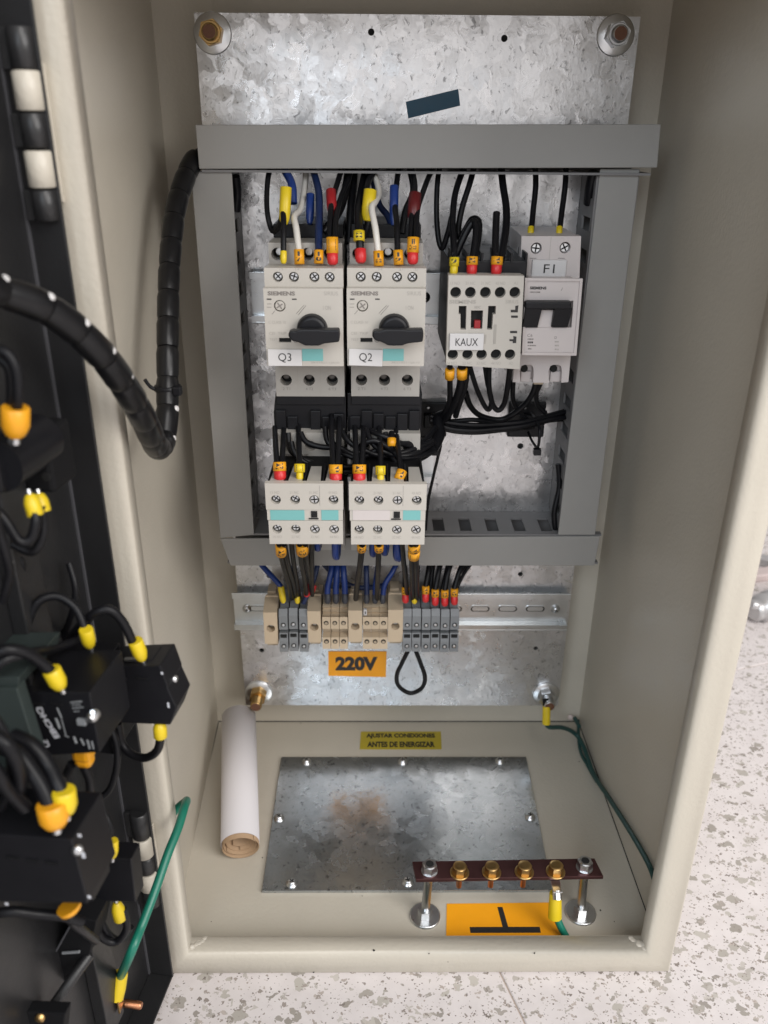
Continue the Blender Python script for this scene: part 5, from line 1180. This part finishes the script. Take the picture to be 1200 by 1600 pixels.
# contact block right of it
t3 = thing('contact_block', DT(Vector((30, 0, D(200, 1132, 38).z))), 'black contact block overlapping the beige enclosure rim', 'contact block', 'black devices mounted on the door')
dprism('body', [(150, 1044), (250, 1040), (262, 1072), (262, 1076), (276, 1106), (266, 1133), (150, 1128)], 40, 22, t3)
dprism('terminal_ledge', [(176, 1032), (238, 1032), (240, 1046), (176, 1046)], 36, 24, t3)
g = dg('zinc'); p = D(276, 1061, 32); g.lathe((32, p.y-3, p.z), (0, 1, 0), [(0, 1.7), (3, 1.7), (3.4, 1)], 12); p = D(206, 1037, 40); g.cyl((38, p.y-4, p.z+.5), (38, p.y+4, p.z+1.2), .9, n=8); g.build('terminal_screw', t3)
g = dg('inkw'); 
for u, v, w_, h_ in ((257, 1052, 3, 6), (267, 1102, 4, 12)):
    p = D(u-4, v, 40.1); g.box(40, 40.12, p.y-.5, p.y+.5, p.z-h_*.12, p.z+h_*.12)
g.build('print', t3)
dbox('lower_ledge', 96, 180, 1085, 1180, 8, 34, t3)
dwire('black wire arching to the yellow ferrule above the overlapping block', [(100, 1010, 44), (120, 985, 46), (148, 958, 46), (172, 953, 44), (192, 972, 42), (207, 1003, 40)], r=2.1, ends=(('yellow', (211, 1001, 40), (223, 1031, 38), 3.3),))
dwire('black wire arching back to the leftmost raised yellow ferrule', [(50, 1004, 60), (44, 975, 58), (60, 940, 54), (90, 932, 50), (118, 950, 50), (132, 982, 52)], r=1.9, ends=(('yellow', (134, 983, 54), (141, 1011, 52), 3.0),))
dwire('thick black wire from the left edge to a slanting yellow ferrule', [(-30, 1035, 96), (5, 1016, 94), (35, 1018, 90), (60, 1032, 86), (80, 1050, 84)], r=2.3, ends=(('yellow', (80, 1046, 84), (96, 1076, 83), 3.6),))
dwire('black wire lying over the metal bracket', [(-20, 1055, 98), (10, 1030, 94), (50, 1020, 84), (90, 1012, 60), (120, 1000, 50)], r=2.0)
dwire('black wire curving below the overlapping block to a yellow ferrule', [(184, 1130, 30), (190, 1160, 30), (205, 1178, 32), (228, 1184, 34), (246, 1172, 36), (251, 1150, 38)], r=2.1, ends=(('yellow', (251, 1152, 38), (249, 1128, 37), 3.2),))
dwire('long black wire looping below the printed switch', [(172, 1135, 34), (182, 1165, 36), (182, 1200, 38), (172, 1232, 40), (155, 1246, 42), (143, 1240, 44), (136, 1205, 46), (128, 1195, 50)], r=1.7)
t4 = thing('wire', DT(D(126, 1180, 80)), 'bent orange marker and black wires under the printed switch', 'wire', 'black wires on the inside of the door')
g = dg('orange')
for (u0, u1, v0, v1, q) in ((108, 140, 1174, 1196, 0), (114, 142, 1186, 1203, 1)):
    a, b = D(u0, v0, 78-q), D(u1, v1, 78-q); g.box(70+q, 78-q*.5, a.y, b.y, b.z, a.z, 2.0)
g.build('marker', t4)
G('cable').tube([DT(D(u, v, s)) for u, v, s in ((130, 1196, 74), (140, 1220, 72), (138, 1250, 70), (120, 1275, 68))], 2.0, 8).build('insulation', t4)
G('cable').tube([DT(D(u, v, s)) for u, v, s in ((112, 1194, 74), (102, 1215, 72), (98, 1240, 72), (90, 1262, 74))], 2.0, 8).build('insulation', t4)
# big lower block and its twin
t5 = thing('contact_block', DT(Vector((110, 0, D(60, 1420, 118).z))), 'large black contact block low on the door under orange ferrules', 'contact block', 'black devices mounted on the door')
dprism('body', [(-60, 1300), (112, 1312), (138, 1412), (-60, 1408)], 120, 95, t5)
dprism('end_cap', [(100, 1310), (122, 1312), (134, 1345), (146, 1408), (120, 1414)], 106, 90, t5)
g = dg('zinc'); p = D(126, 1334, 121); g.lathe((119, p.y-2, p.z), (1, .3, .3), [(0, 2), (1.5, 2.1), (2, 1)], 12); g.build('terminal_screw', t5)
g = dg('brass'); p = D(153, 1316, 100); g.lathe((98, p.y-2, p.z), (1, .3, 0), [(0, 2.6), (2.5, 2.6), (3, 1.4)], 14); g.build('brass_screw', t5)
g = dg('inkw')
for u, v, hh in ((124, 1306, 7), (130, 1337, 14), (139, 1402, 8), (10, 1413, 7)): p = D(u, v, 120.4); g.box(120.1, 120.4, p.y-.7, p.y+.7, p.z-hh*.1, p.z+hh*.1, .1)
g.build('print', t5)
t6 = thing('contact_block', DT(Vector((50, 0, D(190, 1412, 62).z))), 'small black contact block below the slim yellow ferrule', 'contact block', 'black devices mounted on the door')
dprism('body', [(148, 1338), (205, 1342), (212, 1410), (150, 1408)], 66, 56, t6)
dwire('left thick black wire into the twin lower ferrules', [(-10, 1165, 110), (25, 1175, 112), (50, 1205, 114), (68, 1235, 116), (78, 1262, 118)], r=3.0, ends=(('orange', (80, 1254, 118), (88, 1292, 119), 5.6),))
dwire('right thick black wire into the twin lower ferrules', [(20, 1150, 104), (50, 1165, 106), (75, 1195, 108), (90, 1225, 112), (98, 1245, 114)], r=3.0, ends=(('yellow', (99, 1234, 114), (104, 1272, 115), 4.4),))
dwire('black wire drooping at the lower left edge in front of the bracket', [(-10, 1150, 122), (12, 1165, 122), (28, 1195, 120), (32, 1225, 118), (24, 1245, 116)], r=2.6)
dwire('black wire crossing the lower left corner of the bracket', [(-12, 1195, 124), (0, 1215, 124), (14, 1235, 122), (40, 1262, 118)], r=2.6)
dwire('slim black wire dropping into the small yellow ferrule', [(150, 1245, 60), (160, 1265, 62), (172, 1290, 64), (176, 1318, 66)], r=1.5, ends=(('yellow', (176, 1313, 68), (176, 1340, 69), 2.6),))
dwire('black wire coiling under the small contact block', [(150, 1415, 66), (148, 1440, 66), (160, 1465, 64), (182, 1472, 62), (198, 1450, 60), (192, 1420, 60)], r=1.9, ends=(('yellow', (188, 1436, 61), (182, 1410, 61), 3.2),))
dwire('second black coil wire nested inside the first', [(160, 1412, 62), (160, 1440, 62), (172, 1462, 60), (190, 1468, 56), (204, 1448, 54)], r=1.8)
dwire('black wire looping from the big block toward the coil', [(120, 1262, 70), (135, 1290, 72), (140, 1255, 66), (150, 1248, 62)], r=1.8)
t7 = thing('wire', DT(D(110, 1420, 112)), 'flattened orange ferrule under the large contact block', 'wire', 'black wires on the inside of the door')
g = dg('orange'); a, b = D(92, 1414, 112), D(124, 1427, 112); g.lathe((112, (a.y+b.y)/2, a.z), (0, .35, -1), [(0, 5), (2, 4.6), (3.6, 2.4), (4, .5)], 16); g.build('ferrule', t7)
G('cable').tube([DT(D(u, v, s)) for u, v, s in ((108, 1424, 110), (112, 1440, 104), (130, 1455, 96), (150, 1470, 80))], 2.0, 8).build('insulation', t7)
dwire('black wire running left along the bottom of the large block', [(128, 1440, 104), (100, 1432, 108), (60, 1428, 112), (20, 1424, 116), (-20, 1430, 118)], r=2.2)
for l, p, rr in (('black wire sagging across the bracket toward the big block', [(-10, 1120, 118), (8, 1150, 118), (18, 1190, 117), (16, 1230, 116), (2, 1262, 114)], 1.9),
        ('black wire arching over the twin lower ferrules', [(30, 1180, 104), (62, 1196, 100), (92, 1215, 92), (108, 1240, 84), (112, 1268, 80)], 1.7),
        ('black wire loop hanging below the round contact block at left', [(-6, 846, 60), (14, 862, 58), (34, 880, 56), (30, 915, 54), (8, 930, 54)], 1.6),
        ('black wire running straight down the door skin beside the bend line', [(72, 780, 12), (80, 850, 10), (90, 920, 10), (96, 990, 10)], 1.6),
        ('black wire crossing behind the printed switch', [(96, 1000, 26), (112, 960, 28), (118, 920, 26), (108, 880, 22)], 1.6),
        ('black wire curving out under the small contact block to the left', [(146, 1420, 60), (132, 1450, 62), (124, 1475, 66), (128, 1500, 70)], 1.6),
        ('black wire hugging the right side of the big block', [(142, 1262, 64), (154, 1290, 62), (164, 1335, 60), (166, 1380, 56)], 1.5)):
    dwire(l, p, r=rr)
for t_, rows in ((t5, ((20, 1340), (50, 1344), (80, 1348))), (t2, ((60, 1100), (88, 1100))), (t3, ((190, 1060), (222, 1060)))):
    s__ = {t5: 120.2, t2: 82.2, t3: 40.2}[t_]
    for u, v in rows:
        p = D(u, v, s__); g = dg('blackm'); g.box(s__-.4, s__+.5, p.y-2.6, p.y+2.6, p.z-.5, p.z+.5, .15); g.build('moulded_rib', t_)
# window with pale edge, strut, lower block
t8 = thing('door_window', DT(Vector((60, 0, D(100, 1540, 70).z))), 'small black framed window with a pale edge low on the door', 'window')
dprism('frame', [(84, 1492), (119, 1432), (150, 1440), (140, 1492), (98, 1540)], 78, 60, t8, 'blackm', .4)
g = dg('dedge'); A, B, Cq = D(84, 1492, 79), D(119, 1430, 79), D(97, 1540, 79); g.tube([(79, A.y, A.z), (79, B.y, B.z)], .55, 6, spline=False); g.tube([(79, A.y, A.z), (79, Cq.y, Cq.z)], .55, 6, spline=False); g.build('edge_trim', t8)
g = dg('tgrey'); A, B = D(98, 1489, 79), D(124, 1487, 79); g.tube([(79, A.y, A.z), (79, B.y, B.z)], .8, 6, spline=False); g.build('glazing_clip', t8)
dwire('straight dark cable running diagonally down to the lower block', [(140, 1492, 76), (118, 1522, 84), (95, 1555, 92), (70, 1590, 100)], r=2.6, m='door')
t9 = thing('lock_block', DT(Vector((100, 0, D(60, 1640, 104).z))), 'black lock block at the bottom left corner of the picture', 'lock')
dprism('body', [(8, 1580), (102, 1584), (96, 1640), (0, 1640)], 108, 102, t9, 'blackm', .6)
g = dg('brass'); p = D(62, 1592, 109); g.lathe((107, p.y, p.z), (1, 0, 0), [(0, 2.3), (2.5, 2.2), (3, 1)], 12); g.build('brass_pin', t9)
# earth stud on the door
q0 = DN(185, 1566, 2); c0 = q0-dn*2; c1 = q0+dn*1
for _ in range(60):
    e = c1-CAM
    if 600+FPX*e.dot(RT)/e.dot(FW) > 221: break
    c1 = c1+dn*.5
g = G('copper'); L_ = (c1-c0).length; g.lathe(c0, dn, [(0, 2.3), (L_-.8, 2.3), (L_, 1.8)], 18); g.build('earth_stud', door)

# ================================================================== THINGS ON THE FLOOR FAR RIGHT
a = atz(1178, 955, FZ+14); d = Vector((1, .55, 0)).normalized()
t = thing('pipe_fitting', (a.x, a.y, FZ), 'pale metal pipe fitting on the floor at the right edge', 'pipe fitting')
g = G('palem'); g.lathe(a, d, [(-2, 9), (0, 12), (8, 12), (8.2, 15), (16, 16.5), (24, 15), (25, 17), (90, 17), (92, 15)], 28); g.build('body', t)
g = G('palem'); g.lathe(a+Vector((-6, -2, 10)), Vector((1, .3, -.35)), [(0, 4), (2, 6), (16, 6), (18, 4)], 14); g.build('side_port', t)
a = atz(1172, 900, FZ+5); g = G('pinkbar'); g.T = lambda p: Vector((a.x+p.x*.97-p.y*.25, a.y+p.x*.25+p.y*.97, p.z)); g.box(-8, 200, -9, 9, FZ, FZ+10, 2); g.build('flat_bar', None, 'pale pink flat bar on the floor behind the box', 'bar')
a2 = atz(1182, 874, FZ+5); g = G('palem'); g.T = lambda p: Vector((a2.x+p.x*.8+p.y*.6, a2.y-p.x*.6+p.y*.8, p.z)); g.box(-14, 160, -7, 7, FZ, FZ+12, 2); g.build('flat_bar', None, 'grey metal bar on the floor crossing above the pink one', 'bar')
